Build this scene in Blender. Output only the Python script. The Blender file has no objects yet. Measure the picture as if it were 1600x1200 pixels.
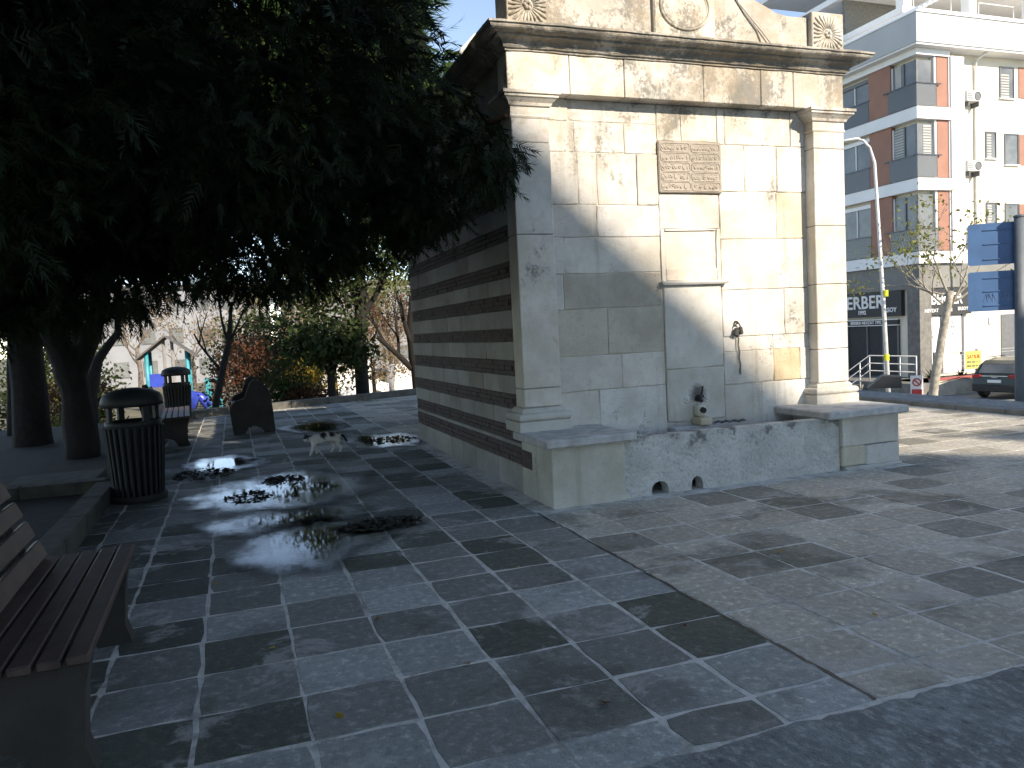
import bpy, bmesh, math, random
import numpy as np
from mathutils import Vector, Matrix, noise as mnoise
random.seed(7); rng = np.random.default_rng(11)
R = math.radians
scene = bpy.context.scene
col = scene.collection

# ------------------------------------------------------------------ camera
EYE = 1.5
YAW, PITCH, ROLL, FPX = R(19.415), R(3.863), R(-2.843), 1226.86
cy, sy, cp, sp = math.cos(YAW), math.sin(YAW), math.cos(PITCH), math.sin(PITCH)
fw = Vector((sy * cp, cy * cp, -sp)); rt = Vector((cy, -sy, 0)); up = rt.cross(fw)
r2 = math.cos(ROLL) * rt + math.sin(ROLL) * up
u2 = -math.sin(ROLL) * rt + math.cos(ROLL) * up
cam_d = bpy.data.cameras.new('camera'); cam = bpy.data.objects.new('camera', cam_d); col.objects.link(cam)
cam.matrix_world = Matrix(((r2.x, u2.x, -fw.x, 0), (r2.y, u2.y, -fw.y, 0), (r2.z, u2.z, -fw.z, EYE), (0, 0, 0, 1)))
cam_d.sensor_width = 36; cam_d.sensor_fit = 'HORIZONTAL'; cam_d.lens = FPX / 1600 * 36
cam_d.clip_start = 0.05; cam_d.clip_end = 2000
scene.camera = cam

# ------------------------------------------------------------------ light
SUN = Vector((-0.33, 0.83, -0.52)).normalized()          # direction the sunlight travels
sun_el = math.asin(-SUN.z); sun_az = math.atan2(-SUN.x, -SUN.y)
world = bpy.data.worlds.new('World'); scene.world = world; world.use_nodes = True
nt = world.node_tree; bg = nt.nodes['Background']
sky = nt.nodes.new('ShaderNodeTexSky'); sky.sky_type = 'NISHITA'; sky.sun_disc = False
sky.sun_elevation = sun_el; sky.sun_rotation = sun_az
sky.altitude = 3500; sky.air_density = 0.9; sky.dust_density = 0.0; sky.ozone_density = 1.0
nt.links.new(sky.outputs[0], bg.inputs[0]); bg.inputs[1].default_value = 0.14
sl = bpy.data.lights.new('sun', 'SUN'); sl.energy = 2.7; sl.angle = R(0.5); sl.color = (1.0, 0.965, 0.945)
so = bpy.data.objects.new('sun', sl); col.objects.link(so)
so.rotation_euler = SUN.to_track_quat('-Z', 'Y').to_euler(); so.location = (20, -40, 40)
vs = scene.view_settings; vs.view_transform = 'Standard'; vs.look = 'None'; vs.exposure = 1.55; vs.gamma = 1.0
vs.use_curve_mapping = False
vs.use_white_balance = True; vs.white_balance_temperature = 8200; vs.white_balance_tint = 10
scene.cycles.max_bounces = 8; scene.cycles.transparent_max_bounces = 16

# ------------------------------------------------------------------ helpers
class MB:
    def __init__(s): s.v = []; s.f = []
    def add(s, vs_, fs_):
        o = len(s.v); s.v += [tuple(p) for p in vs_]; s.f += [tuple(i + o for i in f) for f in fs_]
        return s
    def box(s, x0, x1, y0, y1, z0, z1):
        return s.add([(x0,y0,z0),(x1,y0,z0),(x1,y1,z0),(x0,y1,z0),(x0,y0,z1),(x1,y0,z1),(x1,y1,z1),(x0,y1,z1)],
                     [(0,3,2,1),(4,5,6,7),(0,1,5,4),(1,2,6,5),(2,3,7,6),(3,0,4,7)])
    def cbox(s, x0, x1, y0, y1, z0, z1, c=0.006, jit=0.0):
        c = min(c, (x1-x0)*.3, (y1-y0)*.3, (z1-z0)*.3)
        vs_ = []; idx = {}
        for sx in (0, 1):
            for sy_ in (0, 1):
                for sz in (0, 1):
                    X = (x0, x1)[sx]; Y = (y0, y1)[sy_]; Z = (z0, z1)[sz]
                    dx = c*(1-2*sx); dy = c*(1-2*sy_); dz = c*(1-2*sz)
                    j = lambda: random.uniform(-jit, jit)
                    for k, p in enumerate(((X, Y+dy, Z+dz), (X+dx, Y, Z+dz), (X+dx, Y+dy, Z))):
                        idx[(sx, sy_, sz, k)] = len(vs_); vs_.append((p[0]+j(), p[1]+j(), p[2]+j()))
        I = lambda a, b, d, k: idx[(a, b, d, k)]
        fs = [(I(0,0,0,0),I(0,0,1,0),I(0,1,1,0),I(0,1,0,0)),(I(1,0,0,0),I(1,1,0,0),I(1,1,1,0),I(1,0,1,0)),
              (I(0,0,0,1),I(1,0,0,1),I(1,0,1,1),I(0,0,1,1)),(I(0,1,0,1),I(0,1,1,1),I(1,1,1,1),I(1,1,0,1)),
              (I(0,0,0,2),I(0,1,0,2),I(1,1,0,2),I(1,0,0,2)),(I(0,0,1,2),I(1,0,1,2),I(1,1,1,2),I(0,1,1,2))]
        for a in (0, 1):
            for b in (0, 1):
                fs.append((I(a,b,0,0),I(a,b,1,0),I(a,b,1,1),I(a,b,0,1)))
                fs.append((I(a,0,b,0),I(a,1,b,0),I(a,1,b,2),I(a,0,b,2)))
                fs.append((I(0,a,b,1),I(1,a,b,1),I(1,a,b,2),I(0,a,b,2)))
                for d in (0, 1): fs.append((I(a,b,d,0),I(a,b,d,1),I(a,b,d,2)))
        return s.add(vs_, fs)
    def prism(s, poly, a0, a1, axis='Y'):
        n = len(poly)
        def P(p, a):
            if axis == 'Y': return (p[0], a, p[1])
            if axis == 'X': return (a, p[0], p[1])
            return (p[0], p[1], a)
        vs_ = [P(p, a0) for p in poly] + [P(p, a1) for p in poly]
        return s.add(vs_, [tuple(range(n)), tuple(range(2*n-1, n-1, -1))] + [(i, i+n, (i+1) % n + n, (i+1) % n) for i in range(n)])
    def tube(s, pts, rad, n=8, cap=True):
        pts = [Vector(p) for p in pts]; k = len(pts)
        if not hasattr(rad, '__len__'): rad = [rad]*k
        vs_ = []; fs = []; ref = None
        for i, p in enumerate(pts):
            d = (pts[min(i+1, k-1)] - pts[max(i-1, 0)])
            d = d.normalized() if d.length > 1e-9 else Vector((0, 0, 1))
            if ref is None: ref = d.orthogonal().normalized()
            ref = (ref - d*ref.dot(d)); ref = ref.normalized() if ref.length > 1e-6 else d.orthogonal().normalized()
            b = d.cross(ref)
            for j in range(n):
                a = 2*math.pi*j/n; vs_.append(p + (ref*math.cos(a) + b*math.sin(a))*rad[i])
        for i in range(k-1):
            for j in range(n):
                fs.append((i*n+j, i*n+(j+1) % n, (i+1)*n+(j+1) % n, (i+1)*n+j))
        if cap: fs += [tuple(range(n-1, -1, -1)), tuple(range((k-1)*n, k*n))]
        return s.add(vs_, fs)
    def lathe(s, prof, c=(0, 0, 0), n=20):
        vs_ = []; fs = []; k = len(prof)
        for r, z in prof:
            for j in range(n):
                a = 2*math.pi*j/n; vs_.append((c[0]+r*math.cos(a), c[1]+r*math.sin(a), c[2]+z))
        for i in range(k-1):
            for j in range(n): fs.append((i*n+j, i*n+(j+1) % n, (i+1)*n+(j+1) % n, (i+1)*n+j))
        fs += [tuple(range(n-1, -1, -1)), tuple(range((k-1)*n, k*n))]
        return s.add(vs_, fs)
    def mould(s, prof, x0, x1, y0, y1):
        """moulding that runs round a rectangle; prof = [(offset, z)...]"""
        vs_ = []; fs = []; k = len(prof)
        for o, z in prof: vs_ += [(x0-o,y0-o,z),(x1+o,y0-o,z),(x1+o,y1+o,z),(x0-o,y1+o,z)]
        for i in range(k-1):
            for j in range(4): fs.append((i*4+j, i*4+(j+1) % 4, (i+1)*4+(j+1) % 4, (i+1)*4+j))
        fs += [(3,2,1,0), tuple(range((k-1)*4, k*4))]
        return s.add(vs_, fs)
    def tf(s, M):
        s.v = [tuple(M @ Vector(p)) for p in s.v]; return s
    def mesh(s, name, mat, smooth=False):
        me = bpy.data.meshes.new(name); me.from_pydata(s.v, [], s.f); me.update()
        if mat: me.materials.append(mat)
        if smooth: me.polygons.foreach_set('use_smooth', [True]*len(me.polygons))
        return me
    def build(s, name, mat, parent=None, smooth=False, color=None, loc=None):
        o = bpy.data.objects.new(name, s.mesh(name, mat, smooth)); col.objects.link(o)
        if parent: o.parent = parent
        if color: o.color = (*color, 1)
        if loc: o.location = loc
        return o
def tag(o, label, cat, group=None, kind=None):
    if label: o['label'] = label
    if cat: o['category'] = cat
    if group: o['group'] = group
    if kind: o['kind'] = kind
    return o
def thing(name, label, cat, group=None, loc=(0, 0, 0), rz=0):
    o = bpy.data.objects.new(name, None); col.objects.link(o); o.location = loc; o.rotation_euler = (0, 0, rz)
    return tag(o, label, cat, group)
def struct(o): o['kind'] = 'structure'; return o
def text_mb(txt, size, M, ext=0.004, bold=0.0, align='CENTER'):
    cu = bpy.data.curves.new('t', 'FONT'); cu.body = txt; cu.size = size; cu.extrude = ext; cu.offset = bold
    cu.align_x = align; cu.align_y = 'CENTER'; cu.resolution_u = 2
    ob = bpy.data.objects.new('t', cu); col.objects.link(ob); bpy.context.view_layer.update()
    me = bpy.data.meshes.new_from_object(ob.evaluated_get(bpy.context.evaluated_depsgraph_get()))
    b = MB(); b.add([M @ v.co for v in me.vertices], [tuple(p.vertices) for p in me.polygons])
    bpy.data.objects.remove(ob); bpy.data.curves.remove(cu); bpy.data.meshes.remove(me)
    return b
def fast_mesh(name, verts, tris, mat, parent=None):
    me = bpy.data.meshes.new(name); n = len(verts); m = len(tris)
    me.vertices.add(n); me.vertices.foreach_set('co', np.asarray(verts, np.float32).ravel())
    me.loops.add(m*3); me.loops.foreach_set('vertex_index', np.asarray(tris, np.int32).ravel())
    me.polygons.add(m); me.polygons.foreach_set('loop_start', np.arange(0, m*3, 3, dtype=np.int32))
    me.update(calc_edges=True); me.materials.append(mat)
    o = bpy.data.objects.new(name, me); col.objects.link(o)
    if parent: o.parent = parent
    return o

# ------------------------------------------------------------------ materials
def newmat(name):
    m = bpy.data.materials.new(name); m.use_nodes = True
    return m, m.node_tree, m.node_tree.nodes['Principled BSDF']
def N(nt, t, **k):
    n = nt.nodes.new(t)
    for a, b in k.items():
        if a in n.inputs.keys() if not a.isidentifier() else False: pass
        setattr(n, a, b)
    return n
def noise_n(nt, scale, detail=4, rough=.55, vec=None, dist=0.0):
    n = nt.nodes.new('ShaderNodeTexNoise'); n.inputs['Scale'].default_value = scale; n.inputs['Detail'].default_value = detail
    n.inputs['Roughness'].default_value = rough; n.inputs['Distortion'].default_value = dist
    if vec is not None: nt.links.new(vec, n.inputs['Vector'])
    return n.outputs['Fac']
def ramp(nt, fac, a, b, ca=0.0, cb=1.0):
    n = nt.nodes.new('ShaderNodeMapRange'); n.inputs[1].default_value = a; n.inputs[2].default_value = b
    n.inputs[3].default_value = ca; n.inputs[4].default_value = cb; n.clamp = True; n.interpolation_type = 'SMOOTHSTEP'
    nt.links.new(fac, n.inputs[0]); return n.outputs[0]
def mixc(nt, fac, a, b, mode='MIX'):
    n = nt.nodes.new('ShaderNodeMix'); n.data_type = 'RGBA'; n.blend_type = mode; n.clamp_factor = True
    for s_, v in ((0, fac), (6, a), (7, b)):
        if isinstance(v, (int, float)): n.inputs[s_].default_value = v
        elif isinstance(v, tuple): n.inputs[s_].default_value = (*v[:3], 1)
        else: nt.links.new(v, n.inputs[s_])
    return n.outputs[2]
def math_n(nt, op, a, b=0.0):
    n = nt.nodes.new('ShaderNodeMath'); n.operation = op; n.use_clamp = False
    for i, v in enumerate((a, b)):
        if isinstance(v, (int, float)): n.inputs[i].default_value = v
        else: nt.links.new(v, n.inputs[i])
    return n.outputs[0]
def wpos(nt): return nt.nodes.new('ShaderNodeNewGeometry').outputs['Position']
def bump(nt, bs, h, strength=.4, dist=.01):
    n = nt.nodes.new('ShaderNodeBump'); n.inputs['Strength'].default_value = strength; n.inputs['Distance'].default_value = dist
    nt.links.new(h, n.inputs['Height']); nt.links.new(n.outputs[0], bs.inputs['Normal'])
def scaled(nt, vec, s):
    n = nt.nodes.new('ShaderNodeMapping'); n.inputs['Scale'].default_value = s; nt.links.new(vec, n.inputs[0]); return n.outputs[0]

def plain(name, c, rough=.6, metal=0.0, var=.12, sc=6.0, bmp=0.0, emis=None, spec=.5):
    m, nt, bs = newmat(name); P = wpos(nt)
    f = noise_n(nt, sc, 5, .6, P)
    lo = tuple(x*(1-var) for x in c); hi = tuple(min(1, x*(1+var)) for x in c)
    nt.links.new(mixc(nt, ramp(nt, f, .3, .7), lo, hi), bs.inputs['Base Color'])
    bs.inputs['Roughness'].default_value = rough; bs.inputs['Metallic'].default_value = metal
    bs.inputs['Specular IOR Level'].default_value = spec
    if bmp: bump(nt, bs, noise_n(nt, sc*8, 4, .6, P), bmp, .01)
    return m

def limestone(name, grime=True, tone=1.0, rough_bump=.35, objcol=True, extra=0.0):
    """pale limestone; each block's own tint comes from its object colour; lichen blotches and run-off streaks"""
    m, nt, bs = newmat(name); P = wpos(nt)
    if objcol:
        oi = nt.nodes.new('ShaderNodeObjectInfo'); base = oi.outputs['Color']
    else:
        rgb = nt.nodes.new('ShaderNodeRGB'); rgb.outputs[0].default_value = (.56*tone, .535*tone, .485*tone, 1); base = rgb.outputs[0]
    n1 = noise_n(nt, 2.2, 6, .6, P); n2 = noise_n(nt, 14, 5, .65, P); n3 = noise_n(nt, 70, 3, .6, P)
    c = mixc(nt, ramp(nt, n1, .35, .7), base, mixc(nt, 1.0, base, (.75, .735, .70), 'MULTIPLY'))
    c = mixc(nt, ramp(nt, n2, .5, .75, 0, .5), c, mixc(nt, 1.0, base, (.74, .66, .54), 'MULTIPLY'))
    # pitted specks
    c = mixc(nt, ramp(nt, n3, .63, .71, 0, .65), c, (.16, .145, .12))
    if grime:
        sep = nt.nodes.new('ShaderNodeSeparateXYZ'); nt.links.new(P, sep.inputs[0])
        g1 = noise_n(nt, 1.7, 7, .72, scaled(nt, P, (1.0, 1.0, .75)), .3)
        g2 = noise_n(nt, 30, 4, .7, P)
        gg = math_n(nt, 'ADD', g1, math_n(nt, 'MULTIPLY', math_n(nt, 'SUBTRACT', g2, .5), .35))
        # lichen thrives on the weathered upper courses
        hz = ramp(nt, sep.outputs[2], 2.6, 3.7, -.01, .125)
        gg = math_n(nt, 'ADD', math_n(nt, 'ADD', gg, hz), extra)
        c = mixc(nt, ramp(nt, gg, .60, .73, 0, .78), c, (.13, .123, .108))
        br = noise_n(nt, 3.1, 6, .68, P, .5)
        c = mixc(nt, ramp(nt, math_n(nt, 'ADD', br, hz), .56, .75, 0, .55), c, mixc(nt, 1.0, base, (.66, .57, .46), 'MULTIPLY'))
        # soot and limescale round the tap
        vd = nt.nodes.new('ShaderNodeVectorMath'); vd.operation = 'DISTANCE'; vd.inputs[1].default_value = (4.325, 6.73, .79); nt.links.new(scaled(nt, P, (1, 1, 1)), vd.inputs[0])
        dd = math_n(nt, 'ADD', vd.outputs['Value'], math_n(nt, 'MULTIPLY', math_n(nt, 'SUBTRACT', g2, .5), .12))
        c = mixc(nt, ramp(nt, dd, .13, .03, 0, .85), c, (.06, .055, .05))
        st = noise_n(nt, 5.0, 5, .6, scaled(nt, P, (1, 1, .09)))
        c = mixc(nt, ramp(nt, st, .58, .74, 0, .45), c, (.20, .17, .13))
    nt.links.new(c, bs.inputs['Base Color']); bs.inputs['Roughness'].default_value = .88
    bs.inputs['Specular IOR Level'].default_value = .25
    h = math_n(nt, 'ADD', math_n(nt, 'MULTIPLY', n2, .6), math_n(nt, 'MULTIPLY', n3, .5))
    h = math_n(nt, 'ADD', h, n1)
    bump(nt, bs, h, rough_bump, .02)
    return m
M_stone = limestone('limestone_block')
M_cornice = limestone('limestone_weathered', True, .88, .5, objcol=False, extra=.085)
M_parapet = limestone('limestone_parapet', True, .95, .4, objcol=False, extra=.0)
def flaky():
    m, nt, bs = newmat('flaking_limestone'); P = wpos(nt)
    v = nt.nodes.new('ShaderNodeTexVoronoi'); v.feature = 'F1'; v.inputs['Scale'].default_value = 9
    nd = nt.nodes.new('ShaderNodeVectorMath'); nd.operation = 'ADD'
    nn = nt.nodes.new('ShaderNodeTexNoise'); nn.inputs['Scale'].default_value = 6; nn.inputs['Detail'].default_value = 4; nt.links.new(P, nn.inputs[0])
    nt.links.new(scaled(nt, P, (1, 1, 1.6)), nd.inputs[0])
    sc_ = nt.nodes.new('ShaderNodeVectorMath'); sc_.operation = 'SCALE'; sc_.inputs[3].default_value = .45; nt.links.new(nn.outputs['Color'], sc_.inputs[0])
    nt.links.new(sc_.outputs[0], nd.inputs[1]); nt.links.new(nd.outputs[0], v.inputs['Vector'])
    n1 = noise_n(nt, 3, 6, .7, P); n2 = noise_n(nt, 40, 4, .7, P)
    c = mixc(nt, ramp(nt, n1, .35, .65), (.52, .52, .49), (.40, .40, .375))
    c = mixc(nt, ramp(nt, n2, .52, .7, 0, .5), c, (.13, .13, .125))
    sep = nt.nodes.new('ShaderNodeSeparateXYZ'); nt.links.new(P, sep.inputs[0])
    g = math_n(nt, 'ADD', noise_n(nt, 4.5, 6, .7, P), ramp(nt, sep.outputs[2], .2, .55, -.12, .08))
    c = mixc(nt, ramp(nt, g, .56, .68, 0, .8), c, (.09, .085, .08))
    nt.links.new(c, bs.inputs['Base Color']); bs.inputs['Roughness'].default_value = .9
    h = math_n(nt, 'ADD', v.outputs['Distance'], math_n(nt, 'MULTIPLY', n2, .3))
    bump(nt, bs, h, .55, .025)
    return m
M_flaky = flaky()
M_mortar = plain('lime_mortar', (.50, .45, .37), .95, var=.2, bmp=.5)
M_capslab = plain('grey_cap_slab', (.40, .40, .39), .8, var=.22, sc=9, bmp=.35)
M_brick = plain('dark_brick', (.075, .052, .045), .9, var=.35, sc=14, bmp=.5)
M_benchc = plain('bench_concrete', (.030, .027, .024), .9, var=.25, sc=5, bmp=.4)
M_concrete = plain('concrete', (.17, .165, .15), .9, var=.2, sc=5, bmp=.4)
M_darkhole = plain('iron_and_hole_black', (.015, .015, .015), .6)  # black for iron, tyres, crack dirt and the painted dark of holes
def paving(name):
    m, nt, bs = newmat(name); P = wpos(nt)
    at = nt.nodes.new('ShaderNodeAttribute'); at.attribute_name = 'tint'
    n1 = noise_n(nt, 3.2, 6, .65, P); n2 = noise_n(nt, 22, 6, .7, P); n3 = noise_n(nt, 140, 3, .6, P); n4 = noise_n(nt, 1.1, 5, .6, P, .4)
    c = mixc(nt, ramp(nt, n1, .3, .7), mixc(nt, 1.0, at.outputs['Color'], (.80, .80, .80), 'MULTIPLY'), at.outputs['Color'])
    c = mixc(nt, ramp(nt, n2, .48, .75, 0, .7), c, mixc(nt, 1.0, at.outputs['Color'], (.48, .48, .47), 'MULTIPLY'))
    c = mixc(nt, ramp(nt, n2, .48, .32, 0, .7), c, mixc(nt, 1.0, at.outputs['Color'], (1.9, 1.86, 1.78), 'MULTIPLY'))
    c = mixc(nt, ramp(nt, n3, .62, .72, 0, .45), c, (.02, .02, .02))
    c = mixc(nt, ramp(nt, n4, .52, .64, 0, .55), c, (.052, .058, .042))
    n6 = noise_n(nt, 330, 2, .5, P)
    c = mixc(nt, ramp(nt, n6, .35, .65, 0, .5), c, mixc(nt, 1.0, c, (.70, .70, .70), 'MULTIPLY'))
    n5 = noise_n(nt, 2.1, 7, .72, P, .6)
    c = mixc(nt, ramp(nt, n5, .54, .63, 0, .55), c, (.42, .41, .385))
    nt.links.new(c, bs.inputs['Base Color'])
    nt.links.new(ramp(nt, n1, .3, .7, .62, .9), bs.inputs['Roughness']); bs.inputs['Specular IOR Level'].default_value = .35
    bump(nt, bs, math_n(nt, 'ADD', math_n(nt, 'MULTIPLY', n2, 1.0), math_n(nt, 'MULTIPLY', n3, .35)), 1.0, .014)
    return m
M_pave = paving('paving_stone')
def jointmat():
    m, nt, bs = newmat('cement_joint'); P = wpos(nt)
    a = noise_n(nt, 1.3, 6, .65, P, .4); b2 = noise_n(nt, 9, 5, .7, P); c2 = noise_n(nt, 60, 3, .6, P)
    c = mixc(nt, ramp(nt, b2, .35, .65), (.60, .58, .53), (.47, .455, .41))
    c = mixc(nt, ramp(nt, math_n(nt, 'ADD', math_n(nt, 'MULTIPLY', a, .6), math_n(nt, 'MULTIPLY', b2, .4)), .47, .64, 0, .7), c, (.13, .13, .11))
    nt.links.new(c, bs.inputs['Base Color']); bs.inputs['Roughness'].default_value = .95
    bump(nt, bs, math_n(nt, 'ADD', b2, math_n(nt, 'MULTIPLY', c2, .5)), 1.0, .012); return m
M_joint = jointmat()
def asphaltmat():
    m, nt, bs = newmat('asphalt'); P = wpos(nt)
    a = noise_n(nt, 3, 6, .7, P, .5); b2 = noise_n(nt, 26, 5, .75, scaled(nt, P, (1, .55, 1))); c2 = noise_n(nt, 170, 3, .6, P)
    c = mixc(nt, ramp(nt, a, .35, .65), (.14, .155, .155), (.24, .26, .262))
    c = mixc(nt, ramp(nt, b2, .48, .66, 0, .8), c, (.40, .42, .42)); c = mixc(nt, ramp(nt, b2, .45, .3, 0, .7), c, (.035, .038, .036))
    c = mixc(nt, ramp(nt, c2, .55, .7, 0, .6), c, (.03, .03, .03))
    nt.links.new(c, bs.inputs['Base Color']); bs.inputs['Roughness'].default_value = .85
    bump(nt, bs, math_n(nt, 'ADD', b2, math_n(nt, 'MULTIPLY', c2, .5)), 1.0, .02); return m
M_asphalt = asphaltmat()
M_earth = plain('bare_earth', (.012, .012, .008), .95, var=.4, sc=4, bmp=.8)
M_park = plain('park_ground', (.13, .115, .07), .95, var=.4, sc=1.5, bmp=.6)

def leafmat(name, c1, c2, trans=.3):
    m, nt, bs = newmat(name); P = wpos(nt)
    f = noise_n(nt, 1.6, 3, .6, P); f2 = noise_n(nt, 25, 2, .5, P)
    cc = mixc(nt, ramp(nt, math_n(nt, 'ADD', math_n(nt, 'MULTIPLY', f, .6), math_n(nt, 'MULTIPLY', f2, .4)), .35, .65), c1, c2)
    nt.links.new(cc, bs.inputs['Base Color']); bs.inputs['Roughness'].default_value = .6; bs.inputs['Specular IOR Level'].default_value = .12
    tr = nt.nodes.new('ShaderNodeBsdfTranslucent'); nt.links.new(cc, tr.inputs[0])
    mx = nt.nodes.new('ShaderNodeMixShader'); mx.inputs[0].default_value = trans
    nt.links.new(bs.outputs[0], mx.inputs[1]); nt.links.new(tr.outputs[0], mx.inputs[2])
    nt.links.new(mx.outputs[0], nt.nodes['Material Output'].inputs[0])
    return m
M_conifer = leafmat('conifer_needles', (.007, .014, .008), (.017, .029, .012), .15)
M_conifer2 = leafmat('sunlit_conifer_needles', (.03, .065, .02), (.07, .13, .04), .35)  # brighter greens put the sunlight of the lit conifer edge into colour
M_green = leafmat('green_leaves', (.03, .05, .018), (.06, .085, .03))
M_dkgreen = leafmat('glossy_dark_leaves', (.020, .035, .012), (.05, .07, .025), .15)
M_red = leafmat('russet_leaves', (.07, .030, .018), (.13, .06, .035))
M_yellow = leafmat('yellow_leaves', (.30, .20, .03), (.42, .30, .06), .4)
M_tan = leafmat('dry_tan_leaves', (.20, .14, .08), (.33, .24, .14), .4)
M_olive = leafmat('olive_yellow_leaves', (.14, .15, .04), (.26, .25, .08), .4)
M_bark = plain('dark_bark', (.012, .010, .008), .95, var=.4, sc=12, bmp=.9)
M_palebark = plain('pale_bark', (.32, .29, .24), .9, var=.3, sc=7, bmp=.6)
M_wood = plain('brown_slat_wood', (.045, .025, .020), .55, var=.35, sc=9, bmp=.3)
M_binplastic = plain('dark_bin_plastic', (.006, .009, .009), .6, var=.2)
M_cabinet = plain('cabinet', (.1, .1, .1), .6)

def V(*a): return Vector(a)
def pxz(X, Y, Z):
    d = Vector((X, Y, Z - EYE)); z = d.dot(fw)
    if z < .2: return None
    return 800 + FPX*d.dot(r2)/z, 600 - FPX*d.dot(u2)/z, z

# ================================================================== SETTING
# ---- outer ground (lower than the raised plaza)
def gz(x): 
    t = min(1, max(0, (x-2)/12)); return -1.35 - .85*(t*t*(3-2*t))
b = MB(); xs = [-900,-300,-120,-60,-30,-15,-8,-4,0,2,4,6,8,10,12,14,18,25,40,70,120,300,900]; ys = [-900,-300,-100,-40,-10,0,10,20,30,45,60,90,150,300,900]
b.add([(x, y, gz(x)) for y in ys for x in xs], [(j*len(xs)+i, j*len(xs)+i+1, (j+1)*len(xs)+i+1, (j+1)*len(xs)+i) for j in range(len(ys)-1) for i in range(len(xs)-1)])
struct(b.build('ground', M_park, smooth=True))
# street to the right
b = MB(); b.add([(14.5,-60,-2.195),(60,-60,-2.195),(60,25.2,-2.195),(14.5,120,-2.195)], [(0,1,2,3)])
struct(b.build('road', M_asphalt))
# ---- raised plaza body with its skewed back edge
PB = [(-1.42, -12), (11.5, -12), (11.5, 22.6), (-1.42, 17.86)]
b = MB(); b.prism([(x, y) for x, y in PB], -2.3, -.0015, 'Z'); plaza = struct(b.build('plaza', M_joint))
# shaded asphalt strip along the right edge and in front
b = MB(); b.box(10.42, 11.49, -10, 22, -.02, .012); strip = struct(b.build('pavement', M_asphalt))
def bumpy_sheet(x0, x1, y0, y1, nx, ny, z, amp, mat, name):
    vs_ = [(x0+(x1-x0)*i/nx, y0+(y1-y0)*j/ny, z+amp*mnoise.noise(Vector(((x0+(x1-x0)*i/nx)*7, (y0+(y1-y0)*j/ny)*7, 3))) - (.02 if j == ny else .0)) for j in range(ny+1) for i in range(nx+1)]
    vs_ = [(x, y+(.035*mnoise.noise(Vector((x*3, 1, 5)))+.02*mnoise.noise(Vector((x*14, 1, 5))))*max(0, (y-y1+.4)/.4), z_) for x, y, z_ in vs_]
    return MB().add(vs_, [(j*(nx+1)+i, j*(nx+1)+i+1, (j+1)*(nx+1)+i+1, (j+1)*(nx+1)+i) for j in range(ny) for i in range(nx)]).build(name, mat, smooth=True)
struct(bumpy_sheet(-1.4, 10.0, -4, 2.36, 240, 90, .006, .006, M_asphalt, 'road'))
# ---- kerbs as separate stones, children of one kerb structure
def kerb_run(name, p0, p1, w, h, L, mat, z0=-.02):
    p0 = Vector((*p0, 0)); p1 = Vector((*p1, 0)); d = p1-p0; n = max(1, int(d.length/L)); ang = math.atan2(d.y, d.x)
    root = None
    for i in range(n):
        a = d.length*i/n
        bb = MB().cbox(a+.004, a+d.length/n-.004, -w/2, w/2, z0, h+random.uniform(-.006, .006), .012, .002)
        bb.tf(Matrix.Translation(p0) @ Matrix.Rotation(ang, 4, 'Z'))
        o = bb.build(name if root is None else 'kerb_stone', mat, root)
        if root is None: root = struct(o)
    return root
kerb_run('kerb', (-1.45, 17.72), (11.4, 22.15), .3, .15, .9, plain('dark_kerb_stone', (.10, .098, .088), .9, var=.3, sc=4, bmp=.5))
kerb_run('kerb', (10.22, -4), (10.22, 21.6), .26, .07, .8, M_concrete)
M_shadec = plain('shaded_concrete', (.045, .046, .038), .95, var=.35, sc=6, bmp=.5)  # concrete darkened to carry the canopy shade over the left kerbs
kerb_run('kerb', (-1.33, 4.6), (-1.33, 9.0), .2, .16, .75, M_shadec)
kerb_run('kerb', (-1.33, 9.1), (-4.5, 9.25), .2, .17, .75, M_shadec)
kerb_run('kerb', (-1.33, 9.9), (-1.33, 17.7), .2, .12, .75, M_shadec)
b = MB(); b.box(-14, -1.43, -12, 17.7, -2.3, .05)
struct(b.build('planting_bed', M_earth))

# ---- paving slabs
FX0, FX1, FY0, FY1 = 2.44, 6.13, 6.01, 11.12
colx = [2.267 - .4175*k for k in range(9, 0, -1)] + [2.267]
xr = 2.267
while xr < 10.05: xr += random.choice((.43, .445, .40)); colx.append(min(xr, 10.08))
rows = [2.33, 2.566, 2.96, 3.37, 3.787, 4.209, 4.622, 5.045, 5.42, 5.885]
yy = 5.885
while yy < 22.3: yy += random.uniform(.39, .45); rows.append(yy)
cells = []
for i in range(len(colx)-1):
    for j in range(len(rows)-1):
        x0, x1, y0, y1 = colx[i], colx[i+1], rows[j], rows[j+1]
        if x1 <= -1.40 or x0 < -1.5 or x1-x0 < .1: continue
        if x1 > FX0+.1 and x0 < FX1-.1 and y1 > FY0+.15 and y0 < FY1-.1: continue
        if y1 > 17.7 + (x0+1.45)*.345: continue
        if x1 > 10.09: continue
        p = pxz((x0+x1)/2, (y0+y1)/2, 0)
        vis = p and -90 < p[0] < 1690 and -50 < p[1] < 1270
        size = (FPX/p[2])**2*(1/p[2]) if p else 0
        cells.append((bool(vis), size, x0, x1, y0, y1))
cells.sort(key=lambda c: (-c[0], -c[1]))
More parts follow.
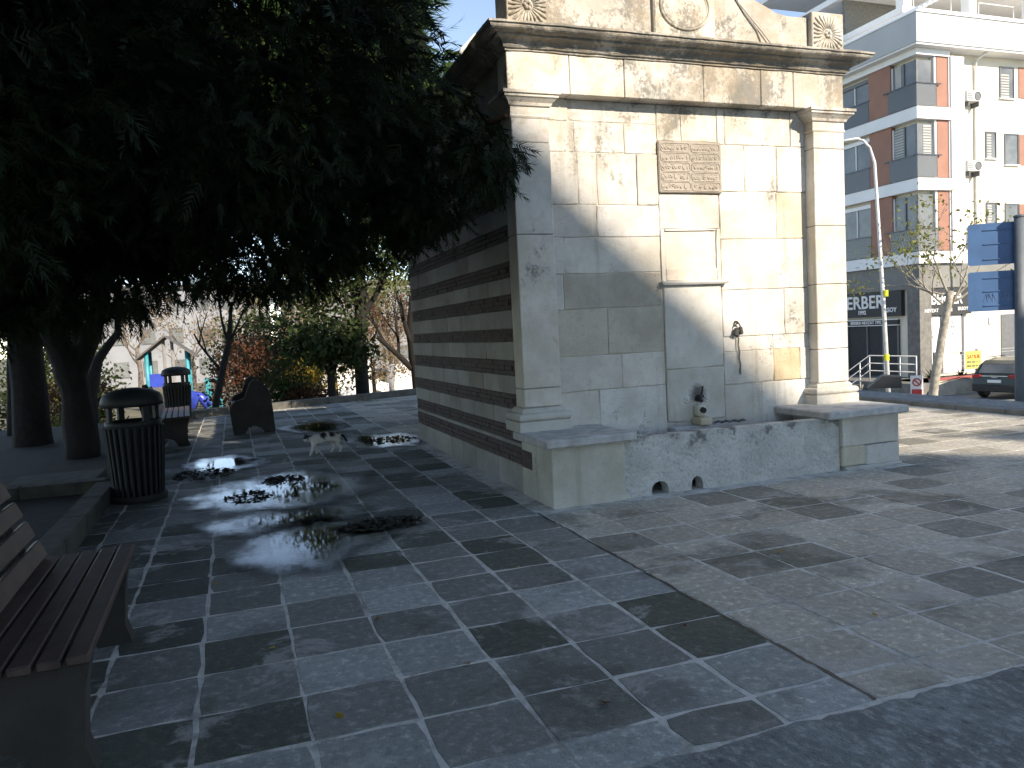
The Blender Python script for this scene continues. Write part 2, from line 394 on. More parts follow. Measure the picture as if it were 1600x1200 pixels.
def slab_geo(x0, x1, y0, y1):
    g = .0058 if x0 < 2.2 else .0075
    # cut round the fountain's foot
    x0 += g*random.uniform(.5, 1.9); x1 -= g*random.uniform(.5, 1.9); y0 += g*random.uniform(.5, 1.9); y1 -= g*random.uniform(.5, 1.9)
    if x1 > FX0 and x0 < FX1 and y1 > FY0 and y0 < FY1:
        if y0 < FY0-.03 and y1 > FY0: y1 = min(y1, FY0-.012) if x1 > FX0+.05 and x0 < FX1-.05 else y1
        elif x0 < FX0 < x1: x1 = FX0-.012
        elif x0 < FX1 < x1: x0 = FX1+.012
    if x1-x0 < .03 or y1-y0 < .03: return None
    j = lambda a=.006: random.uniform(-a, a)
    k = 3; per = []
    for t in range(k): per.append((x0+(x1-x0)*t/k, y0))
    for t in range(k): per.append((x1, y0+(y1-y0)*t/k))
    for t in range(k): per.append((x1-(x1-x0)*t/k, y1))
    for t in range(k): per.append((x0, y1-(y1-y0)*t/k))
    cr = random.uniform(.001, .009)
    cx, cyy = (x0+x1)/2, (y0+y1)/2
    tilt = (random.uniform(-.004, .004), random.uniform(-.004, .004)); dz = random.uniform(.0, .003)
    outer = []; inner = []; n = len(per)
    for q, (x, y) in enumerate(per):
        corner = q % k == 0
        s_ = cr if corner else 0
        px_ = x + j(.007) + (cx-x)/abs(cx-x+1e-9)*s_; py_ = y + j(.007) + (cyy-y)/abs(cyy-y+1e-9)*s_
        z = dz + tilt[0]*(px_-cx) + tilt[1]*(py_-cyy)
        outer.append((px_, py_, z-.0045)); 
        ix = px_ + (cx-px_)*.02; iy = py_ + (cyy-py_)*.02
        inner.append((ix, iy, z))
    bot = [(x, y, -.03) for x, y, z in outer]
    vs_ = inner+outer+bot
    fs = [tuple(range(n))] + [(i, i+n, (i+1) % n+n, (i+1) % n) for i in range(n)] + [(i+n, i+2*n, (i+1) % n+2*n, (i+1) % n+n) for i in range(n)]
    return vs_, fs
def slab_tint(x, y):
    r = random.random()
    if x > 2.267:                           # browner, paler relaid stones right of the crack
        if r < .2: v = random.uniform(.22, .27); return (v*1.05, v, v*.84)
        if r < .72: v = random.uniform(.38, .48); return (v*1.08, v, v*.84)
        v = random.uniform(.45, .55); return (v*1.06, v, v*.86)
    f = min(1, max(0, (x+1.1)/1.7))          # moss and painted-in canopy shade darken stones towards the planting bed
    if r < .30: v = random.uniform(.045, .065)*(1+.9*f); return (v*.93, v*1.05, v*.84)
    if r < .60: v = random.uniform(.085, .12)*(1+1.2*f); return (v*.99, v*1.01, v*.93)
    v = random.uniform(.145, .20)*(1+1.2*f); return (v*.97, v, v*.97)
def set_tint(me, tints):
    a = me.attributes.new('tint', 'FLOAT_COLOR', 'FACE')
    a.data.foreach_set('color', np.array([(*t, 1) for t in tints], np.float32).ravel())
# dirt-filled crack that runs along one joint
ck = MB(); pv = None; yk = 2.34
while yk < 6.0:
    xk = 2.262+random.uniform(-.008, .006); wk = random.uniform(.004, .010)
    ck.v += [(xk-wk, yk, .0035), (xk+wk, yk, .0035)]
    if pv is not None: ck.f.append((pv, pv+1, pv+3, pv+2))
    pv = len(ck.v)-2; yk += random.uniform(.03, .09)
ck.build('joint_crack', M_darkhole, plaza)
far = MB(); fart = []; cnt = 0
for vis, size, x0, x1, y0, y1 in cells:
    g = slab_geo(x0, x1, y0, y1)
    if not g: continue
    t = slab_tint((x0+x1)/2, (y0+y1)/2)
    if vis and cnt < 298:
        bb = MB().add(*g); me = bb.mesh('paving_slab', M_pave); set_tint(me, [t]*len(bb.f))
        o = bpy.data.objects.new('paving_slab', me); col.objects.link(o); o.parent = plaza; cnt += 1
    else:
        far.add(*g); fart += [t]*len(g[1])
me = far.mesh('distant_paving', M_pave); set_tint(me, fart)
o = bpy.data.objects.new('distant_paving', me); col.objects.link(o); o.parent = plaza; o['kind'] = 'stuff'

# ---- puddles
def watermat():
    m, nt, bs = newmat('puddle_water'); nt.nodes.remove(bs); P = wpos(nt)
    at = nt.nodes.new('ShaderNodeAttribute'); at.attribute_name = 'depth'
    n1 = noise_n(nt, 5, 6, .65, scaled(nt, P, (1.0, .55, 1))); n2 = noise_n(nt, 45, 4, .7, P)
    d = math_n(nt, 'ADD', at.outputs['Fac'], math_n(nt, 'MULTIPLY', math_n(nt, 'SUBTRACT', n1, .5), .9))
    d = math_n(nt, 'ADD', d, math_n(nt, 'MULTIPLY', math_n(nt, 'SUBTRACT', n2, .5), .35))
    edge = ramp(nt, at.outputs['Fac'], .0, .5)
    mask = math_n(nt, 'MULTIPLY', ramp(nt, d, .03, .62), edge)
    wet = math_n(nt, 'MULTIPLY', ramp(nt, d, -.25, .3), edge)
    rough = ramp(nt, d, .25, .85, .30, .03)
    fr = nt.nodes.new('ShaderNodeFresnel'); fr.inputs[0].default_value = 1.33
    gl = nt.nodes.new('ShaderNodeBsdfGlossy'); gl.inputs[0].default_value = (.95, .97, 1, 1); nt.links.new(rough, gl.inputs['Roughness'])
    tr = nt.nodes.new('ShaderNodeBsdfTransparent')
    nt.links.new(mixc(nt, wet, (1, 1, 1), (.42, .42, .40)), tr.inputs[0])
    mx = nt.nodes.new('ShaderNodeMixShader'); nt.links.new(math_n(nt, 'MULTIPLY', fr.outputs[0], mask), mx.inputs[0])
    nt.links.new(tr.outputs[0], mx.inputs[1]); nt.links.new(gl.outputs[0], mx.inputs[2])
    nt.links.new(mx.outputs[0], nt.nodes['Material Output'].inputs[0])
    return m
M_water = watermat()
def puddle(cx, cyy, rx, ry, seed, label):
    n = 48; rings = 7; vs_ = []; dep = []; fs = []
    for k in range(rings+1):
        for i in range(n):
            a = 2*math.pi*i/n
            r = 1 + .35*mnoise.noise(Vector((math.cos(a)*1.3+seed, math.sin(a)*1.3, seed))) + .15*mnoise.noise(Vector((math.cos(a)*4+seed, math.sin(a)*4, seed)))
            q = k/rings; vs_.append((cx+1.3*rx*r*q*math.cos(a), cyy+1.25*ry*r*q*math.sin(a), .0125)); dep.append(1-q**1.4)
    for k in range(rings):
        for i in range(n): fs.append((k*n+i, (k+1)*n+i, (k+1)*n+(i+1) % n, k*n+(i+1) % n))
    bb = MB().add(vs_, fs); o = bb.build('puddle', M_water, smooth=True); struct(o); o['label'] = label
    a = o.data.attributes.new('depth', 'FLOAT', 'POINT'); a.data.foreach_set('value', dep)
puddle(.42, 8.15, .85, 1.05, 1.0, 'largest puddle reflecting blue sky on the plaza')
puddle(.45, 5.95, .52, .75, 5.3, 'near puddle reflecting sky on dark paving')
puddle(.35, 6.85, .62, .48, 9.1, 'small puddle between the two larger ones')
puddle(-.2, 10.5, .48, .7, 2.2, 'puddle beside the round litter bin')
puddle(2.0, 11.3, .65, .9, 7.7, 'puddle by the far corner of the striped wall')
puddle(1.25, 13.9, .6, 1.0, 3.9, 'thin puddle behind the cat')
puddle(1.0, 6.15, .30, .2, 12.4, 'small dark puddle right of the near puddle')

# ================================================================== FOUNTAIN
fo = thing('stone_fountain', 'pale limestone street fountain with cornice, pilasters, trough and brick-striped side wall', 'fountain')
def tint(v=None):
    v = v or random.uniform(.9, 1.08); w = random.uniform(-.03, .03)
    return (.63*v, (.605+w*.4)*v, (.557+w)*v)
WY = 6.74
MB().box(2.52, 6.02, WY+.012, 11.08, .0, 4.05).build('wall_core', M_mortar, fo)
def rough_block(x0, x1, y0, y1, z0, z1, ch=.004, e=.0035):
    k = 4; per = [(x0+(x1-x0)*t/k, z0) for t in range(k)] + [(x1, z0+(z1-z0)*t/k) for t in range(k)] + [(x1-(x1-x0)*t/k, z1) for t in range(k)] + [(x0, z1-(z1-z0)*t/k) for t in range(k)]
    n = len(per); cx, cz = (x0+x1)/2, (z0+z1)/2; outer = []; inner = []
    for q, (x, z) in enumerate(per):
        ex_ = (0 if q % k else random.uniform(0, .006)); sx_ = 1 if cx > x else -1; sz_ = 1 if cz > z else -1
        x += random.uniform(-e, e)+sx_*ex_; z += random.uniform(-e, e)+sz_*ex_
        outer.append((x, y0+ch*random.uniform(.6, 2.2), z)); w = ch*random.uniform(.8, 3.0)
        inner.append((x+max(-1, min(1, (cx-x)/.05))*w, y0+random.uniform(-.001, .001), z+max(-1, min(1, (cz-z)/.05))*w))
    back = [(x, y1, z) for x, y, z in outer]
    return MB().add(inner+outer+back+[(cx, y0+random.uniform(-.0015, .0015), cz)], [(i, (i+1) % n, 3*n) for i in range(n)] + [(i, i+n, (i+1) % n+n, (i+1) % n) for i in range(n)] + [(i+n, i+2*n, (i+1) % n+2*n, (i+1) % n+n) for i in range(n)])
def blk(x0, x1, z0, z1, y=WY, depth=.06, g=.0018, proud=None, c=None, jit=.001, name='stone_block', mat=None, ch=.0035):
    p = random.uniform(-.006, .006) if proud is None else proud
    return rough_block(x0+g, x1-g, y-p, y+depth, z0+g, z1-g, ch).build(name, mat or M_stone, fo, color=c or tint())
left_rows = [(3.40,3.595,(2.79,3.05,3.97)),(3.12,3.40,(2.79,3.10,3.62,3.97)),(2.64,3.12,(2.79,3.12,3.32,3.74,3.97)),
    (2.34,2.64,(2.79,3.30,3.97)),(2.0,2.34,(2.79,2.95,3.97)),(1.67,2.0,(2.79,2.93,3.97)),(1.23,1.67,(2.79,3.37,3.97)),(.90,1.23,(2.79,3.5,3.97)),(.28,.90,(2.79,3.25,3.97))]
right_rows = [(3.24,3.595,(4.65,4.74,5.53,5.71)),(2.78,3.24,(4.65,4.96,5.35,5.71)),(2.31,2.78,(4.65,5.33,5.71)),(1.80,2.31,(4.65,5.71)),
    (1.33,1.80,(4.65,5.40,5.71)),(1.18,1.33,(4.65,5.25,5.71)),(.85,1.18,(4.65,5.25,5.58,5.71)),(.28,.85,(4.65,5.10,5.71))]
for rws in (left_rows, right_rows):
    for z0, z1, xs_ in rws:
        for a, bb in zip(xs_[:-1], xs_[1:]):
            c = None
            if (z0, a) == (.85, 5.25): c = (.56, .46, .32)
            if (z0, a) == (2.31, 5.33): c = (.62, .55, .44)
            if (z0, a) == (1.67, 2.93): c = (.46, .42, .36)
            if (z0, a) in ((1.23, 3.37), (1.23, 2.79)): c = (.52, .475, .40)
            if z0 >= 1.8 and a >= 4.65 and c is None: c = tint(1.1)
            blk(a, bb, z0, z1, c=c)
for a, bb, z0, z1 in ((3.97,4.24,3.255,3.595),(4.24,4.65,3.255,3.595),(3.97,4.65,2.415,2.75),(3.97,4.65,.28,.52)): blk(a, bb, z0, z1)
blk(3.98, 4.64, 1.045, 1.862, proud=.012, c=(.62, .60, .55)); blk(3.98, 4.64, .52, 1.045, proud=.012, c=(.57, .56, .52))
# recessed panel with frame and ledge
blk(4.02, 4.60, 1.905, 2.39, proud=-.008, c=(.62, .59, .53), name='recessed_panel')  # sits in front of the core
blk(3.97, 4.02, 1.905, 2.415, c=tint(1.05), proud=.006); blk(4.60, 4.65, 1.905, 2.415, c=tint(1.05), proud=.006); blk(4.02, 4.60, 2.39, 2.415, proud=.006)
blk(4.02, 4.60, 1.905, 2.03, proud=.006, c=(.64, .58, .50), name='panel_sill')
MB().mould([(-.05,1.862),(.0,1.868),(.012,1.885),(.012,1.90),(0,1.906),(-.05,1.907)], 3.955, 4.69, WY-.055, WY+.05).build('ledge', M_stone, fo, color=tint(1.0))
# inscription plaque with raised cartouches and script
pl = MB().cbox(3.965, 4.675, WY-.03, WY+.03, 2.755, 3.25, .01).build('inscription_plaque', M_stone, fo, color=(.37, .33, .285))
pl['label'] = 'brownish carved plaque with ten cartouches of old script'
M_plq = plain('plaque_relief', (.37, .33, .285), .85, var=.2, sc=20, bmp=.3)
def rrect(x0, x1, z0, z1, r, n=5):
    pts = []
    for cx, cz, a0 in ((x1-r, z1-r, 0), (x0+r, z1-r, 90), (x0+r, z0+r, 180), (x1-r, z0+r, 270)):
        for i in range(n+1): a = R(a0+90*i/n); pts.append((cx+r*math.cos(a), cz+r*math.sin(a)))
    return pts
for ci in range(2):
    for ri in range(5):
        x0 = 3.99+ci*.338; x1 = x0+.322; z1 = 3.228-ri*.0925; z0 = z1-.080
        pts = [(x, WY-.031, z) for x, z in rrect(x0, x1, z0, z1, .026)]
        fr = MB().tube(pts+[pts[0], pts[1]], .005, 5, False).build('cartouche', M_plq, pl, True)
        sb = MB()
        x = x1-.03
        while x > x0+.03:
            zc = (z0+z1)/2 + random.uniform(-.012, .008); kind = random.random(); w = random.uniform(.02, .05)
            if kind < .3: pp = [(x, WY-.031, z1-.014), (x-.004, WY-.032, zc), (x-.002, WY-.031, z0+.016)]
            elif kind < .75: pp = [(x-w*t, WY-.032, zc-.016*math.sin(math.pi*t)+.006*math.sin(9*t)) for t in (0, .2, .4, .6, .8, 1)]
            else: pp = [(x-.014+.014*math.cos(a), WY-.032, zc+.012*math.sin(a)) for a in (0, 1, 2, 3, 4, 5, 6)]
            sb.tube(pp, [.0028]+[.0046]*(len(pp)-2)+[.0022], 5)
            if random.random() < .5: sb.tube([(x-w*.4, WY-.031, z1-.016), (x-w*.4-.007, WY-.032, z1-.018)], .004, 5)
            x -= w*.55+.008
        sb.build('script', M_plq, fr, True)
# ---- pilasters
SH = ((2.44, 2.80), (5.70, 6.09))
joints = ((.80, .97, 2.35, 3.16, 3.37), (.80, 1.15, 1.42, 1.82, 2.42, 3.2, 3.37))
for (x0, x1), jz in zip(SH, joints):
    for a, bb in zip(jz[:-1], jz[1:]):
        MB().cbox(x0, x1, 6.60, 6.83, a+.002, bb-.002, .007, .001).build('shaft_block', M_stone, fo, color=tint())
    MB().mould([(-.02,3.365),(.005,3.37),(.012,3.385),(.004,3.40),(.004,3.47),(.02,3.475),(.03,3.50),(.06,3.53),(.075,3.54),(.075,3.56),(.09,3.565),(.09,3.592),(-.02,3.593)], x0, x1, 6.605, 6.86).build('capital', M_stone, fo, color=tint(1.03))
    base = [(.075,.586),(.075,.675),(.055,.68)]
    for t in range(9): a = -math.pi/2+math.pi*t/8; base.append((.05+.027*math.cos(a), .715+.034*math.sin(a)))
    base += [(.03,.752),(.03,.77),(.012,.79),(-.01,.803)]
    MB().mould(base, x0, x1, 6.62, 6.86).build('pilaster_base', M_stone, fo, color=(.50, .49, .45))
# ---- pedestals and slabs
for x0, x1, sx0, sx1 in ((2.43, 3.11, 2.355, 3.20), (5.45, 6.14, 5.235, 6.21)):
    if x0 < 3: MB().cbox(x0, x1, 6.0, 6.72, -.02, .511, .008, .002).build('pedestal', M_stone, fo, color=(.54, .53, .47))
    else:
        MB().cbox(x0, x1, 6.0, 6.72, .23, .511, .008, .002).build('pedestal', M_stone, fo, color=(.54, .52, .47))
        MB().cbox(x0, x0+.27, 6.004, 6.72, .035, .226, .01, .003).build('stone_block', M_stone, fo, color=(.50, .46, .37))
        MB().cbox(x0+.275, x1+.005, 5.996, 6.72, .02, .226, .015, .004).build('stone_block', M_stone, fo, color=(.52, .51, .48))
        MB().cbox(x0+.02, x1+.03, 5.985, 6.72, -.02, .03, .012, .004).build('stone_block', M_stone, fo, color=(.44, .44, .41))
    MB().cbox(sx0, sx1, 5.93, 6.735, .513, .586, .012, .002).build('pedestal_slab', M_capslab, fo)
# ---- trough with two drain mouths
def arch(xc, w, h, n=6): return [(xc-w/2, -.02)] + [(xc-w/2*math.cos(math.pi*i/n), h*(.35+.65*math.sin(math.pi*i/n))) for i in range(n+1)] + [(xc+w/2, -.02)]
out = [(3.115, .525), (3.115, -.02)] + arch(3.47, .17, .115) + arch(3.85, .12, .12) + [(5.445, -.02), (5.445, .512)]
for i in range(1, 20):
    t = i/20; out.append((5.445+(3.115-5.445)*t, .512+.013*t+.005*mnoise.noise(Vector((t*9, 2, 1)))))
MB().prism(out, 6.045, 6.17, 'Y').build('trough_front', M_flaky, fo)
MB().box(3.12, 5.44, 6.172, 6.73, .18, .26).build('trough_floor', M_capslab, fo)
MB().cbox(3.97, 4.66, 6.60, 6.725, .262, .485, .01).build('trough_step', M_capslab, fo)
MB().box(3.2, 5.4, 6.45, 6.5, -.02, .17).build('drain_shade_panel', M_darkhole, fo)  # black panel stands in for the dark inside the drain mouths
# ---- spout group
MB().cbox(4.24, 4.37, 6.56, 6.724, .486, .56, .01).build('spout_stone', M_stone, fo, color=(.6, .55, .42))
sps = MB().cbox(4.26, 4.35, 6.62, 6.728, .562, .685, .02).build('spout_block', M_stone, fo, color=(.62, .60, .52))
MB().tube([(4.305, 6.64, .635), (4.305, 6.595, .63)], [.032, .028], 12).build('spout_hole', M_darkhole, sps)  # black plug paints the dark of the spout bore
tp = MB().tube([(4.31, 6.725, .735), (4.31, 6.66, .735), (4.31, 6.64, .715)], [.026, .024, .018], 10)
tp.tube([(4.27, 6.68, .755), (4.36, 6.68, .765)], .011, 8); tp.tube([(4.35, 6.7, .77), (4.37, 6.705, .86)], .008, 6)
tp.lathe([(.03, 0), (.034, .02), (.02, .035)], (4.31, 6.68, .745), 10)
tp.build('tap', M_darkhole, fo, True)
for xr_ in (4.20, 4.42):
    fl = MB()
    for k in range(6):
        a = 2*math.pi*k/6+.5; c_ = Vector((xr_+.024*math.cos(a), WY-.012, .735+.026*math.sin(a)))
        fl.lathe([(.001, -.02), (.014, -.012), (.018, 0), (.014, .012), (.001, .02)], (0, 0, 0), 8)
        n0 = len(fl.v)-40
        for q in range(n0, len(fl.v)):
            v_ = fl.v[q]; fl.v[q] = (c_.x+v_[0], c_.y+v_[1]*.6, c_.z+v_[2])
    fl.lathe([(.001,-.016),(.014,-.008),(.014,.008),(.001,.016)], (xr_, WY-.02, .735), 8)
    fl.build('carved_flower', M_stone, fo, True, color=(.66, .66, .64))
# ---- entablature, cornice, parapet
ex = (2.42, 3.02, 3.57, 4.42, 5.08, 5.47, 6.095)
for a, bb in zip(ex[:-1], ex[1:]):
    MB().cbox(a+.003, bb-.003, 6.60+random.uniform(0, .004), 6.86, 3.597, 3.945, .006, .001).build('entablature_block', M_stone, fo, color=tint())
cor = [(-.03,3.94),(.012,3.946),(.012,3.962),(.03,3.966),(.035,3.975)]
for t in range(5): a = math.pi/2*t/4; cor.append((.04+.06*(1-math.cos(a)), 3.98+.05*math.sin(a)))
cor += [(.115,4.034),(.115,4.050),(.135,4.054)]
for t in range(6): a = math.pi/2*t/5; cor.append((.14+.06*math.sin(a), 4.056+.045*(1-math.cos(a))))
cor += [(.215,4.104),(.215,4.122),(.18,4.128),(-.2,4.135)]
cb = MB()
# weathered edge: subdivide along x
sub = MB().mould(cor, 2.42, 6.095, 6.60, 11.1)
bm = bmesh.new(); me = sub.mesh('c', None); bm.from_mesh(me); bpy.data.meshes.remove(me)
bmesh.ops.subdivide_edges(bm, edges=[e for e in bm.edges if e.calc_length() > 2], cuts=90, use_grid_fill=True)
for v in bm.verts:
    n_ = mnoise.noise(v.co*6)*.006 + mnoise.noise(v.co*19)*.004
    v.co.z += n_; v.co.y += n_*.6
me = bpy.data.meshes.new('cornice'); bm.to_mesh(me); bm.free(); me.materials.append(M_cornice)
o = bpy.data.objects.new('cornice', me); col.objects.link(o); o.parent = fo
half = [(1.42, 4.50), (1.20, 4.495), (1.05, 4.513), (.97, 4.549), (.81, 4.61), (.62, 4.69), (.40, 4.75), (.2, 4.78)]
top = [(4.26+x, z) for x, z in half] + [(4.26-x, z) for x, z in half[::-1]]
MB().prism([(2.84, 4.12), (5.68, 4.12)] + top, 6.63, 6.80, 'Y').build('parapet', M_parapet, fo)
for x0, x1 in ((2.435, 2.83), (5.69, 6.085)):
    rb = MB().cbox(x0, x1, 6.57, 6.86, 4.12, 4.545, .008, .001).build('rosette_block', M_parapet, fo)
    rs = MB(); cxr, czr = (x0+x1)/2, 4.335
    for k in range(24):
        a = 2*math.pi*k/24; ca, sa = math.cos(a), math.sin(a); L = .175/max(abs(ca), abs(sa), .8)
        rs.tube([(cxr+ca*.055, 6.572, czr+sa*.055), (cxr+ca*L*.6, 6.562, czr+sa*L*.6), (cxr+ca*L, 6.571, czr+sa*L)], [.007, .013, .012], 6)
    for k in range(6):
        a = 2*math.pi*k/6; p = (cxr+.028*math.cos(a), 6.562, czr+.028*math.sin(a))
        rs.tube([(p[0], 6.575, p[2]), p, (p[0], 6.55, p[2])], [.02, .02, .008], 8)
    rs.build('petal_relief', M_stone, rb, True, color=(.60, .58, .52))
mp = MB().cbox(3.90, 4.565, 6.585, 6.70, 4.122, 4.80, .012).build('medallion_panel', M_stone, fo, color=(.60, .58, .51))
for rr, rad, yb in ((1.0, .016, 6.583), (.90, .009, 6.583)):
    pts = [(4.235+.265*rr*math.cos(2*math.pi*k/40), yb, 4.46+.205*rr*math.sin(2*math.pi*k/40)) for k in range(42)]
    MB().tube(pts, rad, 7, False).build('oval_ring', M_stone, mp, True, color=(.58, .55, .48))
disc = MB(); disc.add([(4.235, 6.574, 4.46)] + [(4.235+.235*math.cos(2*math.pi*k/32), 6.580, 4.46+.18*math.sin(2*math.pi*k/32)) for k in range(32)], [(0, 1+(k+1) % 32, 1+k) for k in range(32)])
disc.build('oval_boss', M_stone, mp, True, color=(.64, .60, .52))
# ---- roof behind the parapet and striped side wall
MB().box(2.50, 6.02, 6.88, 11.0, 4.05, 4.14).build('roof', M_mortar, fo)
bands = [(.253,.417),(.60-.14,.60),(.764,.904),(1.082,1.222),(1.398,1.520),(1.697,1.838),(1.998,2.138),(2.330,2.472),(2.667,2.805),(3.0,3.14),(3.33,3.47)]
zprev = -.02; yb0 = 6.86
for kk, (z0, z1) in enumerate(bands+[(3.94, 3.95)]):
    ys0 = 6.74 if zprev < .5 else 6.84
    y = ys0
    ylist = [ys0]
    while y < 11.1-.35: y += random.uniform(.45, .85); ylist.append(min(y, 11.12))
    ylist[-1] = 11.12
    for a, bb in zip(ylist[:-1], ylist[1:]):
        MB().cbox(2.45-random.uniform(0, .006), 2.53, a+.003, bb-.003, zprev+.002, z0-.002, .006, .0012).build('stone_block', M_stone, fo, color=tint(random.uniform(.44, .58)))  # low tint carries the trees' shade on the side wall
    if kk < len(bands):
        bandb = MB(); nc = 3; hh = (z1-z0)/nc
        for c_ in range(nc):
            y = (6.5 if kk == 0 else 6.74 if kk == 1 else 6.86) + (c_ % 2)*.1
            while y < 11.1:
                L = random.uniform(.19, .25)
                bandb.box(2.458-random.uniform(0, .008), 2.47, y, min(y+L-.006, 11.11), z0+hh*c_+.003, z0+hh*(c_+1)-.003); y += L
        bandb.box(2.468, 2.53, 6.86, 11.1, z0+.001, z1-.001)
        bandb.build('brick_band', M_brick, fo)
    zprev = z1
MB().box(2.4305, 2.449, 6.46, 6.73, .255, .415).build('brick_infill', M_brick, fo)
# far and right walls of the block (plain stone)
MB().box(6.02, 6.08, 6.86, 11.12, -.02, 3.94).build('side_wall', M_stone, fo, color=tint(.95))
MB().box(2.53, 6.02, 11.08, 11.12, -.02, 3.94).build('rear_wall', M_stone, fo, color=tint(.9))
M_pipe = plain('white_pipe', (.7, .7, .68), .5)
tag(MB().tube([(2.28, 6.98, 4.20), (2.14, 6.98, 4.06), (2.12, 6.98, 4.02)], .02, 8).build('drain_pipe', M_pipe, None, True), 'short white drain pipe poking from the left eave of the fountain', 'pipe')
M_rust = plain('rusty_iron', (.16, .075, .045), .85, var=.4, sc=30)
tag(MB().tube([(2.43, 6.66, 3.40), (2.36, 6.95, 3.42), (2.30, 7.35, 3.37)], .022, 6).build('rusty_bar', M_rust), 'rusty iron bar fixed below the left capital of the fountain', 'bar')
# hanging lock and chains, wire on parapet
def chain(pts, mat, name, label, r=.011, t=.0028, cat='chain'):
    bb = MB()
    for i, p in enumerate(pts):
        d = (Vector(pts[min(i+1, len(pts)-1)])-Vector(pts[max(i-1, 0)])).normalized()
        side = d.cross(Vector((0, 1, 0))); side = side.normalized() if side.length > .01 else Vector((1, 0, 0))
        if i % 2: side = d.cross(side).normalized()
        ring = [Vector(p)+d*(r*1.45*math.cos(a))+side*(r*.8*math.sin(a)) for a in [2*math.pi*k/10 for k in range(12)]]
        bb.tube(ring, t, 5, False)
    return tag(bb.build(name, mat, None, True), label, cat)
M_iron = plain('old_iron', (.075, .07, .065), .6, metal=.4, var=.3, sc=30)
chain([(4.806+.004*math.sin(k*.9)+.001*k, 6.715, 1.34-k*.019) for k in range(21)], M_iron, 'hanging_chain', 'thin iron chain hanging below the lock on the fountain wall')
lk = thing('padlock', 'old iron padlocks hanging from a hook on the fountain wall', 'padlock')
MB().cbox(-.03, .03, -.018, .018, -.05, .03, .012).tf(Matrix.Translation((4.785, 6.705, 1.385)) @ Matrix.Rotation(.35, 4, 'Y')).build('lock_body', M_iron, lk)
MB().cbox(-.022, .022, -.018, .018, -.05, .03, .012).tf(Matrix.Translation((4.83, 6.70, 1.40)) @ Matrix.Rotation(-.2, 4, 'Y')).build('lock_body', M_iron, lk)
MB().tube([(4.80+.03*math.cos(a), 6.705, 1.43+.035*math.sin(a)) for a in [math.pi*k/8 for k in range(9)]], .007, 7).build('shackle', M_iron, lk, True)
MB().tube([(4.79, 6.738, 1.48), (4.79, 6.70, 1.48), (4.80, 6.69, 1.46)], .011, 7).build('hook', M_iron, lk, True)
chain([(4.42+.018*k, 6.60-.004*k, .497+.012*abs(math.sin(k*.7))) for k in range(18)], M_iron, 'trough_chain', 'short rusty chain lying on the back ledge of the trough', .013, .0035)
M_wire = plain('grey_wire', (.33, .31, .28), .7)
tag(MB().tube([(4.78, 6.622, 4.72), (4.83, 6.622, 4.60), (4.93, 6.62, 4.47), (5.06, 6.62, 4.33), (5.12, 6.62, 4.20), (5.2, 6.61, 4.14)], .006, 6).tube([(4.785, 6.62, 4.72), (4.86, 6.62, 4.57), (5.0, 6.615, 4.43), (5.13, 6.61, 4.30), (5.27, 6.605, 4.15)], .006, 6).build('loose_cable', M_wire, None, True), 'pair of thin loose cables hanging over the right of the fountain parapet', 'cable')

# ================================================================== STREET FURNITURE
def bench(loc, rz, L, label, group='slatted benches on concrete ends', chunky=False):
    t = thing('park_bench', label, 'bench', group, loc, rz)
    # local: runs along Y, seat faces +X, back at -X
    prof = [(.30, 0), (.27, .10), (.285, .30), (.31, .42), (.18, .425), (-.02, .405), (-.12, .43), (-.20, .60), (-.27, .80), (-.33, .90), (-.40, .88),
            (-.39, .74), (-.345, .55), (-.33, .40), (-.345, .2), (-.36, 0), (-.20, 0), (-.15, .09), (-.04, .145), (.08, .10), (.14, 0)]
    if chunky: prof = [(.33, 0), (.35, .2), (.35, .50), (.30, .54), (.12, .60), (.07, .74), (.02, .85), (-.05, .90), (-.13, .885), (-.22, .79), (-.29, .66), (-.32, .4), (-.34, 0), (-.17, 0), (-.12, .08), (0, .135), (.09, .1), (.15, 0)]
    for y in ((.03, L-.03) if chunky else (.16, L-.16)):
        MB().prism(prof, y-.06, y+.06, 'Y').build('concrete_end', M_benchc, t)
    for k in range(5):
        x = .285-k*.088; z = .43-k*.003
        MB().cbox(x-.037, x+.037, .0 if not chunky else .1, L if not chunky else L-.1, z, z+.035, .006).build('seat_slat', M_wood, t)
    for k in range(3 if chunky else 4):
        q = MB().cbox(-.017, .017, .0 if not chunky else .1, L if not chunky else L-.1, -.045, .045, .006)
        q.tf(Matrix.Translation((-.118-.046*k, 0, .50+.105*k)) @ Matrix.Rotation(R(-23), 4, 'Y')).build('back_slat', M_wood, t)
    return t
bench((-.86, 2.98, 0), R(1), 1.62, 'nearest bench, brown slats on concrete ends, cut off by left edge')
bench((-1.0, 12.75, 0), R(3), 2.2, 'dark slatted bench behind the near litter bin')
bench((.22, 15.6, 0), R(181), 1.75, 'bench seen end-on with solid concrete side, its back towards the fountain', chunky=True)
